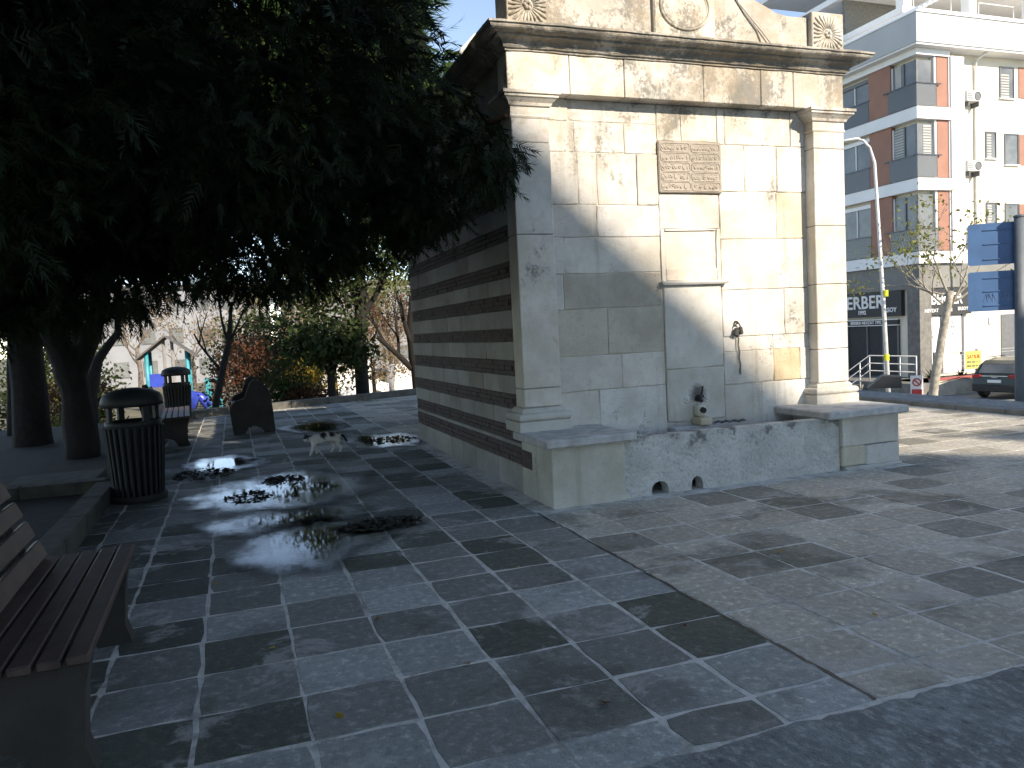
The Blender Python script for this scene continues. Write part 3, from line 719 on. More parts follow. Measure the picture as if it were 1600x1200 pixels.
def bin_(loc, s, label):
    t = thing('litter_bin', label, 'litter bin', 'round dark litter bins', loc)
    MB().lathe([(.245*s, .0), (.25*s, .03), (.25*s, .06)], n=24).build('base_ring', M_benchc, t, True)
    MB().lathe([(.20*s, .06), (.24*s, .74), (.25*s, .76), (.25*s, .80), (.235*s, .80), (.2*s, .4), (.19*s, .1)], n=28).build('liner', M_binplastic, t, True)
    for k in range(26):
        a = 2*math.pi*k/26; ca, sa = math.cos(a), math.sin(a)
        MB().tube([(.212*s*ca, .212*s*sa, .065), (.253*s*ca, .253*s*sa, .74)], .017*s, 5).build('rib', M_binplastic, t)
    for k in range(4):
        a = 2*math.pi*k/4+.6
        MB().cbox(-.02, .02, -.03, .03, .79, .99, .004).tf(Matrix.Rotation(a, 4, 'Z') @ Matrix.Translation((.225*s, 0, 0))).build('lid_post', M_binplastic, t)
    MB().lathe([(.265*s, .945), (.275*s, .955), (.275*s, 1.0), (.25*s, 1.06), (.18*s, 1.10), (.08*s, 1.12), (.01, 1.125)], n=28).build('lid', M_binplastic, t, True)
bin_((-.98, 8.62, 0), 1.05, 'large dark round litter bin beside the planter kerb')
bin_((-1.10, 17.0, 0), 1.0, 'farther litter bin standing at the back kerb near the playground')
MB().cbox(-2.3, -1.44, 9.16, 9.9, .05, .175, .012).build('kerb', M_shadec)['kind'] = 'structure'

# ---- cat
def make_cat():
    pts = {'pel': ((.17, 0, .235), .062), 'sp1': ((.06, 0, .228), .068), 'sp2': ((-.06, 0, .222), .066), 'chest': ((-.15, 0, .222), .060), 'neck': ((-.21, .0, .238), .038), 'head': ((-.262, -.004, .238), .043), 'muz': ((-.300, -.006, .222), .022),
        't1': ((.235, 0, .245), .018), 't2': ((.285, .0, .21), .014), 't3': ((.315, .0, .155), .012), 't4': ((.33, .0, .12), .008),
        'fl1': ((-.16, -.04, .16), .030), 'fl2': ((-.185, -.045, .09), .018), 'fl3': ((-.225, -.045, .015), .014), 'fl4': ((-.245, -.045, .01), .013),
        'fr1': ((-.14, .04, .16), .030), 'fr2': ((-.11, .045, .09), .018), 'fr3': ((-.10, .045, .015), .014), 'fr4': ((-.125, .045, .01), .012),
        'hl1': ((.18, -.045, .17), .040), 'hl2': ((.165, -.048, .115), .024), 'hl3': ((.225, -.048, .075), .015), 'hl4': ((.205, -.048, .015), .013), 'hl5': ((.18, -.048, .01), .012),
        'hr1': ((.17, .045, .17), .040), 'hr2': ((.12, .048, .11), .024), 'hr3': ((.155, .048, .07), .015), 'hr4': ((.115, .048, .015), .013), 'hr5': ((.092, .048, .01), .012)}
    ed = [('pel','sp1'),('sp1','sp2'),('sp2','chest'),('chest','neck'),('neck','head'),('head','muz'),('pel','t1'),('t1','t2'),('t2','t3'),('t3','t4'),
        ('chest','fl1'),('fl1','fl2'),('fl2','fl3'),('fl3','fl4'),('chest','fr1'),('fr1','fr2'),('fr2','fr3'),('fr3','fr4'),
        ('pel','hl1'),('hl1','hl2'),('hl2','hl3'),('hl3','hl4'),('hl4','hl5'),('pel','hr1'),('hr1','hr2'),('hr2','hr3'),('hr3','hr4'),('hr4','hr5')]
    ks = list(pts); me = bpy.data.meshes.new('s'); me.from_pydata([pts[k][0] for k in ks], [(ks.index(a), ks.index(b_)) for a, b_ in ed], [])
    ob = bpy.data.objects.new('s', me); col.objects.link(ob)
    ob.modifiers.new('k', 'SKIN'); ss = ob.modifiers.new('u', 'SUBSURF'); ss.levels = 2; ss.render_levels = 2
    sk = me.skin_vertices[0].data
    for i, k in enumerate(ks): r_ = pts[k][1]*(1.18 if pts[k][1] > .034 else 1.38); sk[i].radius = (r_, r_); sk[i].use_root = (k == 'pel')
    bpy.context.view_layer.update()
    m2 = bpy.data.meshes.new_from_object(ob.evaluated_get(bpy.context.evaluated_depsgraph_get()))
    bpy.data.objects.remove(ob)
    m2.name = 'cat'
    patches = [((-.26, 0, .275), .058), ((-.22, 0, .28), .045), ((-.02, -.04, .27), .058), ((.09, -.04, .265), .058), ((.15, .02, .29), .055), ((.30, 0, .17), .10), ((-.06, .05, .26), .04), ((.02, .055, .22), .05), ((.19, -.03, .285), .03)]
    cols = []
    for v in m2.vertices:
        d = min((Vector(c_)-v.co).length/r_ + .25*mnoise.noise(v.co*40) for c_, r_ in patches)
        cols.append((.012, .012, .013, 1) if d < 1 else (.62, .60, .56, 1))
    a = m2.attributes.new('fur', 'FLOAT_COLOR', 'POINT'); a.data.foreach_set('color', np.array(cols, np.float32).ravel())
    m, nt, bs = newmat('cat_fur'); at = nt.nodes.new('ShaderNodeAttribute'); at.attribute_name = 'fur'
    nt.links.new(at.outputs['Color'], bs.inputs['Base Color']); bs.inputs['Roughness'].default_value = .9
    bump(nt, bs, noise_n(nt, 120, 3, .6, wpos(nt)), .4, .004)
    m2.materials.clear(); m2.materials.append(m); m2.polygons.foreach_set('use_smooth', [True]*len(m2.polygons))
    ob = bpy.data.objects.new('cat', m2); col.objects.link(ob)
    for s_ in (-1, 1):
        MB().add([(-.255, s_*.012, .277), (-.242, s_*.044, .266), (-.272, s_*.040, .262), (-.262, s_*.036, .325)], [(0, 1, 3), (1, 2, 3), (2, 0, 3), (0, 2, 1)]).build('ear', plain('dark_ear', (.015, .015, .015), .9), ob)
        MB().lathe([(.001, -.006), (.006, 0), (.001, .006)], (-.298, s_*.018-.006, .243), 8).build('eye', plain('cat_eye', (.25, .25, .05), .2), ob)
    MB().lathe([(.001, -.004), (.006, 0), (.001, .004)], (-.321, -.006, .226), 8).build('nose', plain('cat_nose', (.25, .1, .09), .5), ob)
    return tag(ob, 'white cat with black patches walking across the plaza', 'cat')
cat = make_cat(); cat.location = (1.06, 10.58, .004); cat.rotation_euler = (0, 0, R(14)); cat.scale = (.95, .95, .95)

# ================================================================== VEGETATION
def sample_ell(ells, n, shell=.0):
    vol = np.array([e[3]*e[4]*e[5] for e in ells]); cnt_ = rng.multinomial(n, vol/vol.sum()); out = []; outd = []
    for e, k in zip(ells, cnt_):
        d = rng.normal(size=(k, 3)); d /= np.linalg.norm(d, axis=1)[:, None]
        r = rng.uniform(shell, 1, k)**(1/3.)
        out.append(np.array(e[:3]) + d*r[:, None]*np.array(e[3:6])); outd.append(d)
    return np.concatenate(out), np.concatenate(outd)
def norm(a): return a/(np.linalg.norm(a, axis=1)[:, None]+1e-9)
def conifer_crown(name, ells, n, mat, parent, size=.34, droop=.55, needle=.0105, k=13):
    P, D = sample_ell(ells, n, .15)
    # clumping
    keep = np.array([mnoise.noise(Vector(p*1.1)) + .55*mnoise.noise(Vector(p*2.7)) for p in P]) > -.28
    P, D = P[keep], D[keep]; n = len(P)
    ax = norm(D*np.array([1, 1, .4]) + rng.normal(size=(n, 3))*.6 + np.array([0, 0, -droop]))
    sd = norm(np.cross(ax, rng.normal(size=(n, 3)))); 
    L = size*rng.uniform(.45, 1.5, n)
    V_ = []; T_ = []; c = 0
    nz = np.cross(ax, sd)
    for i in range(k):
        t = (i+.3)/k; w = .30*(1-t*.7)
        for s_ in (-1, 1):
            a0 = P + ax*(L*t)[:, None] + nz*((t*t*.15)*L)[:, None]
            curl = rng.uniform(-.14, .14, n); ww = w*rng.uniform(.6, 1.25, n)
            tip = P + ax*(L*(t+.30))[:, None] + sd*(s_*ww*L)[:, None] + nz*((curl+t*t*.15)*L)[:, None]
            wid = needle*rng.uniform(.7, 1.5, n)
            pw = norm(np.cross(tip-a0, nz+.3*sd))*wid[:, None]
            V_ += [a0+pw, tip, a0-pw]
            T_ += [(c, c+1, c+2)]; c += 3
    nv = c
    Vv = np.stack(V_, 1).reshape(-1, 3); T = np.array(T_)
    T = (T[None]+np.arange(n)[:, None, None]*nv).reshape(-1, 3)
    return fast_mesh(name, Vv, T, mat, parent)
def leaf_crown(name, ells, n, mat, parent, size=.09, clump=.3, aspect=.55):
    P, D = sample_ell(ells, max(6, n//28), .2)
    n2 = 28*len(P); C_ = np.repeat(P, 28, 0) + rng.normal(size=(n2, 3))*clump*np.array([1, 1, .7])
    n = n2; a = norm(rng.normal(size=(n, 3))+np.array([0, 0, -.4])); s_ = norm(np.cross(a, rng.normal(size=(n, 3))))
    L = size*rng.uniform(.6, 1.3, n); nz = np.cross(a, s_)
    v0 = C_; v1 = C_+a*(L*.5)[:, None]+s_*(L*aspect*.5)[:, None]+nz*(L*.08)[:, None]; v2 = C_+a*L[:, None]; v3 = C_+a*(L*.5)[:, None]-s_*(L*aspect*.5)[:, None]+nz*(L*.08)[:, None]
    Vv = np.stack([v0, v1, v2, v3], 1).reshape(-1, 3); T = np.array([(0, 1, 2), (0, 2, 3)])
    T = (T[None]+np.arange(n)[:, None, None]*4).reshape(-1, 3)
    return fast_mesh(name, Vv, T, mat, parent)
def limb(bb, p, d, L, r, depth, spread=.55, upb=.15, n=6, tips=None, kids=(2, 3)):
    pts = [Vector(p)]; rads = [r]; d = Vector(d).normalized(); seg = 4
    for i in range(seg):
        d = (d + Vector((random.gauss(0, .10), random.gauss(0, .10), random.gauss(0, .07)+upb*.3))).normalized()
        pts.append(pts[-1]+d*L/seg); rads.append(r*(1-.42*(i+1)/seg))
    bb.tube(pts, rads, n, True)
    if tips is not None: tips.append(pts[-1])
    if depth > 0:
        for k in range(random.randint(*kids)):
            nd = (d + Vector((random.gauss(0, spread), random.gauss(0, spread), random.gauss(upb, spread*.6)))).normalized()
            q = random.choice((2, 3, 4)); limb(bb, pts[q], nd, L*random.uniform(.6, .82), rads[q]*.68, depth-1, spread, upb, max(4, n-1), tips, kids)
def trunk_tube(pts, rads, n=10):
    bb = MB(); P = []; Rr = []
    for i in range(len(pts)-1):
        for t in (0, .33, .66):
            p = Vector(pts[i]).lerp(Vector(pts[i+1]), t); w = rads[i]*.12
            P.append(p+Vector((random.uniform(-w, w), random.uniform(-w, w), 0))); Rr.append((rads[i]*(1-t)+rads[i+1]*t)*random.uniform(.93, 1.07))
    P.append(Vector(pts[-1])); Rr.append(rads[-1]); bb.tube(P, Rr, n); return bb
CON = 'dark conifers overhanging the left of the plaza'
# near conifer whose boughs hang over the path and touch the fountain corner
t = thing('conifer_tree', 'big near conifer with dark boughs drooping over the plaza to the fountain corner', 'tree', CON)
bb = trunk_tube([(-3.3, 6.8, -.1), (-3.2, 6.85, 2), (-3.05, 6.9, 4.5), (-2.9, 7, 8), (-2.8, 7, 11)], [.36, .28, .22, .14, .05])
bb.build('trunk', M_bark, t, True)
bo = MB()
for p1, z0 in (((1.6, 7.2, 3.7), 3.4), ((2.1, 6.4, 3.1), 4.2), ((.6, 6.6, 3.0), 3.0), ((-.3, 8.3, 3.3), 3.2), ((1.2, 8.0, 5.2), 5.0), ((-1, 5.6, 3.2), 3.2), ((-3, 4.5, 3.5), 3.6), ((.2, 5.2, 4.4), 4.4), ((1.4, 6.8, 6.2), 6.0)):
    p0 = Vector((-3.1, 6.9, z0)); p1 = Vector(p1); mid = p0.lerp(p1, .5)+Vector((0, 0, .35))
    bo.tube([p0, p0.lerp(mid, .5)+Vector((0, .05, .1)), mid, mid.lerp(p1, .5), p1], [.085, .07, .05, .03, .012], 6)
bo.build('boughs', M_bark, t, True)
conifer_crown('crown', [(-2.4,7.2,4.7,2.3,2.2,2.6),(-.4,7.1,4.6,1.9,1.7,2.5),(.65,7.2,4.3,1.1,1.35,2.1),(-3.9,6.4,4.4,2.2,2.4,2.8),(.2,6.1,3.9,1.5,1.0,1.5),(-1.6,5.6,4.2,1.8,1.3,2.2),
    (-2.6,7.0,7.6,2.2,2.2,2.4),(-.3,7.2,6.9,1.7,1.7,1.7),(-3.4,8.6,3.6,2.0,1.6,1.9),(-1.2,8.0,3.4,1.7,1.2,1.35),(.2,6.5,5.6,1.1,1.1,1.3)], 56000, M_conifer, t, .21, .6, .0085, 8)
conifer_crown('hanging_sprays', [(1.75,6.9,3.1,.5,.6,.8),(2.12,6.35,2.95,.28,.3,.32),(1.3,7.6,2.75,.7,.7,.5),(.3,7.4,2.35,.9,.8,.45),(-1.0,7.2,2.15,1.0,.9,.4),(-2.2,7.0,2.0,1.0,.9,.4),(1.55,7.4,3.9,.35,.6,.8)], 9000, M_conifer, t, .17, 1.1, .0055, 9)
# conifer standing just behind, its sunlit edge beside the cornice
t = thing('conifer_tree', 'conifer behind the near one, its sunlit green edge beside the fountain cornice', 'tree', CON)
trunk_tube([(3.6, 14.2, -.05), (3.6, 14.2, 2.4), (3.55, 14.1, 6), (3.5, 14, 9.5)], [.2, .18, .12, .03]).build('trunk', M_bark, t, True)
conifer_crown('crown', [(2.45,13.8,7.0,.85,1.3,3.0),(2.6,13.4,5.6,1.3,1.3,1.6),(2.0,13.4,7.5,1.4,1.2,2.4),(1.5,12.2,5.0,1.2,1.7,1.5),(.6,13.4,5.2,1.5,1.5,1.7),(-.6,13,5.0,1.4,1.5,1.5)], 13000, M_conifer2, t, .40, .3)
t = thing('conifer_tree', 'hidden conifer added behind the fountain block to shade the back plaza', 'tree', CON)  # added out of sight to shade the back kerb and plaza
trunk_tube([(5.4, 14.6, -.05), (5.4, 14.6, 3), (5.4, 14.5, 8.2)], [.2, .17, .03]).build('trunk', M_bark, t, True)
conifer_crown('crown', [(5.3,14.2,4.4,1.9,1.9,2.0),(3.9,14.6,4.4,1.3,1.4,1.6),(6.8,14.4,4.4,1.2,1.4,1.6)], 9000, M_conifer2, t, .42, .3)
for x, y, lab in ((-4.4, 1.4, 'conifer added left of the viewer to shade the near bench'), (-4.8, -4.5, 'unseen conifer added behind the viewer to darken the left'), (-7.6, 5.0, 'conifer added deep in the planting bed to darken the far left')):  # conifers added beside and behind the viewer to darken the left
    t = thing('conifer_tree', lab, 'tree', CON)
    trunk_tube([(x, y, -.1), (x, y, 3), (x+.1, y, 7), (x+.1, y, 10.5)], [.33, .27, .18, .04]).build('trunk', M_bark, t, True)
    conifer_crown('crown', [(x,y,5.0,2.9,3.0,2.4),(x+.2,y,7.6,2.2,2.4,2.6),(x+1.9,y+.3,4.6,1.5,2.2,1.5),(x-1,y,4.2,2.2,2.4,2.0)] + ([(x+3.4,y+.6,5.7,2.1,2.8,1.5),(x+2.6,y-2.2,5.2,2.4,2.2,1.6),(x+4.2,y+1.2,6.8,1.9,2.4,1.5)] if y > 1 and x > -5 else []), 30000 if y > 1 and x > -5 and y < 3 else 5000, M_conifer, t, .24 if y > 1 and y < 3 else .65, .5, .0095, 8)
for x, y, pts, rads, lab, ell in (
    (-2.08, 12.2, [(0,0,-.1),(0,0,.9),(-.05,0,1.35),(-.35,0,2.2),(-.5,.1,4)], [.24,.19,.19,.12,.06], 'forked dark conifer trunk right of the thicker trunk', [(-2.3,12,4.6,2.1,1.8,2.2),(-1.2,11.6,4.4,1.3,1.3,1.7)]),
    (-3.12, 14.5, [(0,0,-.1),(.0,0,1.5),(.05,0,3),(.05,0,6)], [.29,.24,.22,.12], 'thick straight dark conifer trunk at the far left', [(-3.4,14.5,5.2,2.3,2.2,2.7),(-2.2,14.2,4.6,1.6,1.5,1.8)])):
    t = thing('conifer_tree', lab, 'tree', CON)
    b2 = trunk_tube([(x+p[0], y+p[1], p[2]) for p in pts], rads)
    if x > -2.5: b2.tube([(x, y, 1.2), (x+.2, y, 1.6), (x+.42, y, 2.2), (x+.55, y, 3.4)], [.15, .13, .11, .06], 8)
    b2.build('trunk', M_bark, t, True)
    conifer_crown('crown', ell, 7000, M_conifer, t, .42, .5)
for x, y, lean, r_, lab in ((-3.9, 16.6, .25, .11, 'thin dark trunk behind the forked conifer'), (-2.55, 16.2, -.2, .09, 'slim dark trunk right of the forked conifer')):
    t = thing('conifer_tree', lab, 'tree', CON)
    trunk_tube([(x, y, -.1), (x+lean*.4, y, 1.2), (x+lean, y, 3.2), (x+lean*1.2, y, 5)], [r_*1.3, r_, r_*.8, r_*.4], 8).build('trunk', M_bark, t, True)
    conifer_crown('crown', [(x+lean, y, 4.4, 1.3, 1.2, 1.6)], 2200, M_conifer, t, .38, .6)
# trees beyond the back kerb
def gtree(name, lab, cat_, trunk, rads, ells, n, size, mat, bark=M_bark, group='trees and shrubs beyond the back kerb', clump=.3, limbs=None, aspect=.55):
    t = thing(name, lab, cat_, group)
    b2 = trunk_tube(trunk, rads, 8)
    for args in (limbs or []): limb(b2, *args)
    b2.build('trunk', bark, t, True)
    leaf_crown('crown', ells, n, mat, t, size, clump, aspect)
    return t
gtree('broadleaf_tree', 'tall straight trunk with dark leaves rising behind the back kerb', 'tree', [(3.5,23,-1.5),(3.5,23,1.5),(3.62,23,3.2),(3.7,23,5.5)], [.22,.18,.16,.07],
      [(3.3,23,4.8,1.5,1.2,1.7),(2.4,22.8,3.6,1.2,1.1,1.4),(4.6,23,5.0,1.2,1.2,1.7),(1.9,23,3.2,.9,.8,1.0),(2.9,22.8,2.7,.9,.8,.8),(4.3,23,3.3,.6,.8,.7)], 10500, .15, M_dkgreen, limbs=[((3.55,23,2.0),(.75,0,1),1.7,.10,2,.4),((3.5,23,2.6),(-.6,0,1),1.4,.09,2,.4)])
gtree('magnolia_tree', 'small round tree with large dark leaves on a short trunk', 'tree', [(2.58,22.5,-1.5),(2.55,22.5,.4),(2.6,22.5,1.2)], [.13,.11,.05],
      [(2.5,22.4,1.7,.95,.8,.75),(2.1,22.3,1.3,.6,.6,.5),(3.1,22.4,1.25,.55,.6,.5)], 1500, .22, M_dkgreen, limbs=[((2.55,22.5,.4),(-.5,0,1),.9,.06,1,.4),((2.55,22.5,.4),(.5,0,1),.9,.06,1,.4)], clump=.22)
gtree('forked_tree', 'leaning forked trunk with yellow-green leaves beside the striped wall', 'tree', [(6.0,26,-1.6),(5.85,26,.4),(5.7,26,1.6),(5.9,26,3.4)], [.3,.24,.2,.1],
      [(5.6,26.3,4.0,1.3,1.0,1.1),(5.2,26,5.6,1.5,1.1,1.2)], 2200, .14, M_olive, limbs=[((5.9,26,.2),(-.9,0,.6),1.9,.12,2,.45),((5.8,26,.9),(-.5,0,1),1.6,.10,2,.45),((5.8,26,1.2),(.5,0,1),1.6,.10,2,.45)])
gtree('tan_tree', 'pale tan bare-twigged shrub behind the tall trunk', 'shrub', [(5.0,30,-1.6),(5.0,30,.6)], [.1,.06], [(5.0,30,.8,1.3,.9,1.1),(6.3,30.5,1.0,1.0,.8,1.1)], 2600, .10, M_tan, clump=.2)
gtree('maple_tree', 'russet-leaved small tree behind the playground posts', 'tree', [(.45,24.5,-1.5),(.4,24.5,0),(.35,24.5,.8)], [.11,.09,.05], [(.35,24.5,.95,.85,.75,.75),(.0,24.4,.2,.7,.6,.6),(.9,24.6,.5,.6,.6,.6),(.5,24.4,-.4,.7,.6,.5)], 3200, .12, M_red, limbs=[((.4,24.5,0),(-.5,0,1),1,.06,2,.5),((.4,24.5,0),(.5,0,1),1,.06,2,.5)], clump=.22)
gtree('green_shrub', 'bushy green shrub between the russet tree and the yellow one', 'shrub', [(1.42,23.6,-1.5),(1.4,23.6,.2)], [.07,.05], [(1.4,23.6,.5,.5,.5,.7),(1.55,23.6,-.2,.55,.5,.5),(1.25,23.5,-.5,.5,.5,.4)], 2600, .12, M_green, clump=.18)
gtree('yellow_shrub', 'yellow autumn shrub left of the dark magnolia', 'shrub', [(2.15,25.6,-1.5),(2.1,25.6,.2)], [.07,.05], [(2.05,25.6,.6,.5,.5,.45),(2.4,25.6,.1,.55,.5,.4)], 1700, .11, M_yellow, clump=.16)
gtree('red_shrub', 'low dark red shrub at the back kerb', 'shrub', [(2.1,23.2,-1.5),(2.1,23.2,-.2)], [.05,.04], [(2.05,23.2,-.05,.55,.5,.32),(1.6,23.0,-.3,.5,.4,.3),(2.5,23.2,-.25,.4,.4,.25)], 2200, .09, M_red, clump=.13)
gtree('slanting_tree', 'thin slanting bare trunk beside the playground', 'tree', [(-.62,21.5,-1.5),(-.5,21.5,.1),(-.1,21.5,1.5),(.05,21.5,2.6)], [.10,.09,.075,.04], [(.0,21.6,3.2,.8,.7,.5)], 700, .10, M_dkgreen, limbs=[((-.2,21.5,1.2),(.4,0,1),1.1,.04,2,.5),((-.3,21.5,.8),(-.6,0,1),1.2,.04,2,.5),((-.1,21.5,1.6),(-.3,0,1),1.1,.04,2,.5)])
gtree('crooked_tree', 'crooked dark trunk left of the playground house', 'tree', [(-3.1,19.6,-1.5),(-3.05,19.6,.6),(-2.85,19.6,1.3),(-2.4,19.6,1.9),(-2.3,19.6,3)], [.17,.14,.11,.08,.05], [(-2.5,19.8,3.9,1.6,1.2,1.2)], 2400, .13, M_dkgreen, limbs=[((-3.05,19.6,.7),(-.3,0,1),1.6,.08,2,.4)])
for x, y, z, s_, m_, lab in ((-5.2,26,-.2,1.0,M_olive,'sunlit olive shrub between the two left trunks'),(-4.1,24,.3,.8,M_red,'rust-coloured shrub right of the forked trunk'),(-3.9,23.6,-.5,.7,M_olive,'low yellow-green shrub right of the forked trunk'),(-7.2,27,.4,1.5,M_green,'green shrub at the far left edge')):
    gtree('park_shrub', lab, 'shrub', [(x, y, -1.5), (x, y, z)], [.08, .05], [(x, y, z, s_, s_*.8, s_*.9), (x+.3*s_, y, z-.6*s_, s_*.8, s_*.7, s_*.6)], int(2400*s_), .13, m_, clump=.2)
M_twig = plain('grey_twigs', (.16, .13, .105), .9, var=.2, sc=6)
for k, (x, y, s_, m_, nl) in enumerate(((-8.5,46,1.0,M_olive,900),(-5.2,50,1.15,M_tan,500),(-2.2,47,.95,M_tan,300),(.6,44,1.0,M_tan,420),(3.2,48,1.2,M_olive,900),(6.2,45,1.0,M_tan,900),(9.2,49,1.25,M_olive,1500),(12.0,46,1.1,M_green,1500),(2.0,36,.8,M_tan,500),(7.4,38,.85,M_red,900),(-11.5,44,1.1,M_green,1500))):
    lab = ('olive', 'bare', 'thin', 'slender', 'tall olive', 'tan', 'large olive', 'green', 'small bare', 'small russet', 'leafy green')[k] + ' tree in the far row, ' + ('left of the playground roof', 'behind the playground roof', 'just right of the playground roof', 'above the russet tree', 'above the yellow shrub', 'behind the magnolia', 'behind the tall trunk', 'hidden mostly by the fountain', 'behind the green shrub', 'right of the tall trunk', 'between the dark left trunks')[k]
    t = thing('distant_tree', lab, 'tree', 'trees in the far row behind the park')
    bb = trunk_tube([(x, y, -1.6), (x+.1, y, .2), (x, y, 1.4*s_)], [.16, .13, .1], 7); tips = []
    for q in range(6): limb(bb, (x, y, random.uniform(.0, 1.4)*s_), (random.gauss(0, .7), random.gauss(0, .4), .9), 1.5*s_, .05, 3, .5, .12, 4, tips, (2, 3))
    bb.build('trunk', M_twig, t, True)
    leaf_crown('crown', [(*p, .3, .3, .3) for p in tips], nl*2, m_, t, .16, .35)

for x, y, lab in ((-5.6, 31, 'dark evergreen bush behind the rust-coloured shrub'), (.7, 30, 'dark evergreen bush behind the russet tree'), (1.7, 29, 'dark evergreen bush behind the green shrub'), (3.6, 30.5, 'dark evergreen bush behind the magnolia')):
    gtree('evergreen_bush', lab, 'shrub', [(x, y, -1.5), (x, y, 1.2)], [.12, .06], [(x, y, 1.6, 1.2, .9, 1.0), (x+.5, y, .5, 1.2, .9, .9), (x-.7, y, .9, .9, .8, .8)], 3600, .15, M_dkgreen, clump=.28)
# ---- playground
M_teal = plain('teal_paint', (.03, .28, .33), .45, var=.15); M_blue = plain('blue_plastic', (.03, .06, .38), .35); M_yel = plain('yellow_plastic', (.55, .36, .04), .4); M_roofp = plain('grey_shingle', (.10, .095, .09), .8)
pg = thing('playground_house', 'playground tower with a pitched roof on teal posts', 'playground'); GZ = -1.35
for px_, py_ in ((-3.7, 39), (-2.0, 39), (-3.7, 40.6), (-2.0, 40.6)): MB().tube([(px_, py_, GZ), (px_, py_, 1.35)], .09, 8).build('post', M_teal, pg, True)
for s_ in (-1, 1):
    bb = MB().box(0, 1.62, 38.5, 41.1, 0, .07).tf(Matrix.Translation((-2.85, 0, 2.0)) @ (Matrix.Rotation(R(38), 4, 'Y') if s_ > 0 else Matrix.Scale(-1, 4, (1, 0, 0)) @ Matrix.Rotation(R(38), 4, 'Y')))
    bb.build('roof_panel', M_roofp, pg)
MB().box(-3.75, -1.95, 38.9, 40.7, -.35, -.25).build('deck', M_roofp, pg)
for px_ in (-2.95, -2.6): MB().tube([(px_, 39.0, -.25), (px_, 39.0, 1.9)], .07, 6).build('post', plain('grey_post', (.25, .24, .23), .7), pg)
MB().box(-3.7, -3.0, 38.95, 39.05, -.25, .35).build('side_panel', M_blue, pg)
MB().prism([(-2.0, -.25), (-1.85, -.25), (-2.9, GZ), (-3.1, GZ)], 38.2, 38.8, 'Y').build('slide', M_yel, pg)
g = thing('climbing_posts', 'pair of teal climbing posts right of the playground tower', 'playground')
for px_ in (-1.2, -.72): MB().cbox(px_-.12, px_+.12, 38.9, 39.1, GZ, .02, .03).build('post', M_teal, g)
MB().cbox(-1.08, -.84, 38.95, 39.05, -.75, -.6, .02).build('rail', M_teal, g)
MB().tube([(-1.9, 38, GZ+.1), (-1.7, 38, -.6), (-1.45, 38, -.75), (-1.2, 38, GZ+.1)], [.2, .24, .22, .2], 8).build('blue_tunnel', M_blue, None, True)
tag(bpy.data.objects['blue_tunnel'], 'low blue plastic play tunnel beside the teal posts', 'playground')
# ---- pale buildings and vans far behind the park
M_white = plain('white_render', (.72, .71, .68), .85, var=.06, sc=.6); M_cream = plain('cream_render', (.74, .68, .56), .85, var=.06, sc=.7, bmp=.1)
M_glass = plain('dark_glass', (.15, .16, .16), .14, var=.3, sc=.8); M_frame = plain('grey_frame', (.13, .135, .14), .5)
def far_block(name, lab, x0, x1, y0, y1, h, nx, nz, wm, gz_=-1.4):
    t = thing(name, lab, 'building', 'pale buildings far behind the park')
    MB().box(x0, x1, y0, y1, gz_, h).build('wall', wm, t); MB().box(x0-.3, x1+.3, y0-.3, y1+.3, h, h+.3).build('roof', M_roofp, t)
    dx = (x1-x0)/nx; dz = (h-gz_)/nz
    for i in range(nx):
        for k in range(nz):
            a = x0+dx*(i+.25); c_ = gz_+dz*(k+.32)
            w = MB().box(a, a+dx*.5, y0-.06, y0+.02, c_, c_+dz*.48).build('window', M_frame, t)
            MB().box(a+.06, a+dx*.5-.06, y0-.085, y0-.062, c_+.06, c_+dz*.48-.06).build('pane', M_glass, w)
M_farw = plain('weathered_white_wall', (.24, .25, .265), .9, var=.15, sc=.4)
far_block('white_building', 'white building with small windows behind the playground', -13, 3, 66, 76, 6.0, 8, 3, M_farw)
far_block('pale_building', 'pale building behind the tall dark trees', 5, 24, 74, 86, 6.5, 8, 3, M_farw)
for x, lab in ((5.0, 'left white van parked beyond the park'), (8.2, 'right white van parked beyond the park')):
    t = thing('white_van', lab, 'van', 'white vans beyond the park', (x, 36, gz(x)))
    MB().prism([(-1.4, .3), (1.5, .3), (1.5, .9), (1.1, 1.05), (.75, 1.95), (-1.35, 2.0), (-1.45, 1.0)], -.9, .9, 'Y').build('body', M_white, t)
    MB().prism([(.72, 1.15), (1.05, 1.12), (.75, 1.8), (.72, 1.8)], -.905, -.9, 'Y').build('window', M_glass, t)
    for wx in (-.85, .95): MB().lathe([(.3, -.1), (.33, -.05), (.33, .05), (.3, .1)], n=14).tf(Matrix.Translation((wx, -.82, .33)) @ Matrix.Rotation(R(90), 4, 'X')).build('wheel', M_darkhole, t, True)

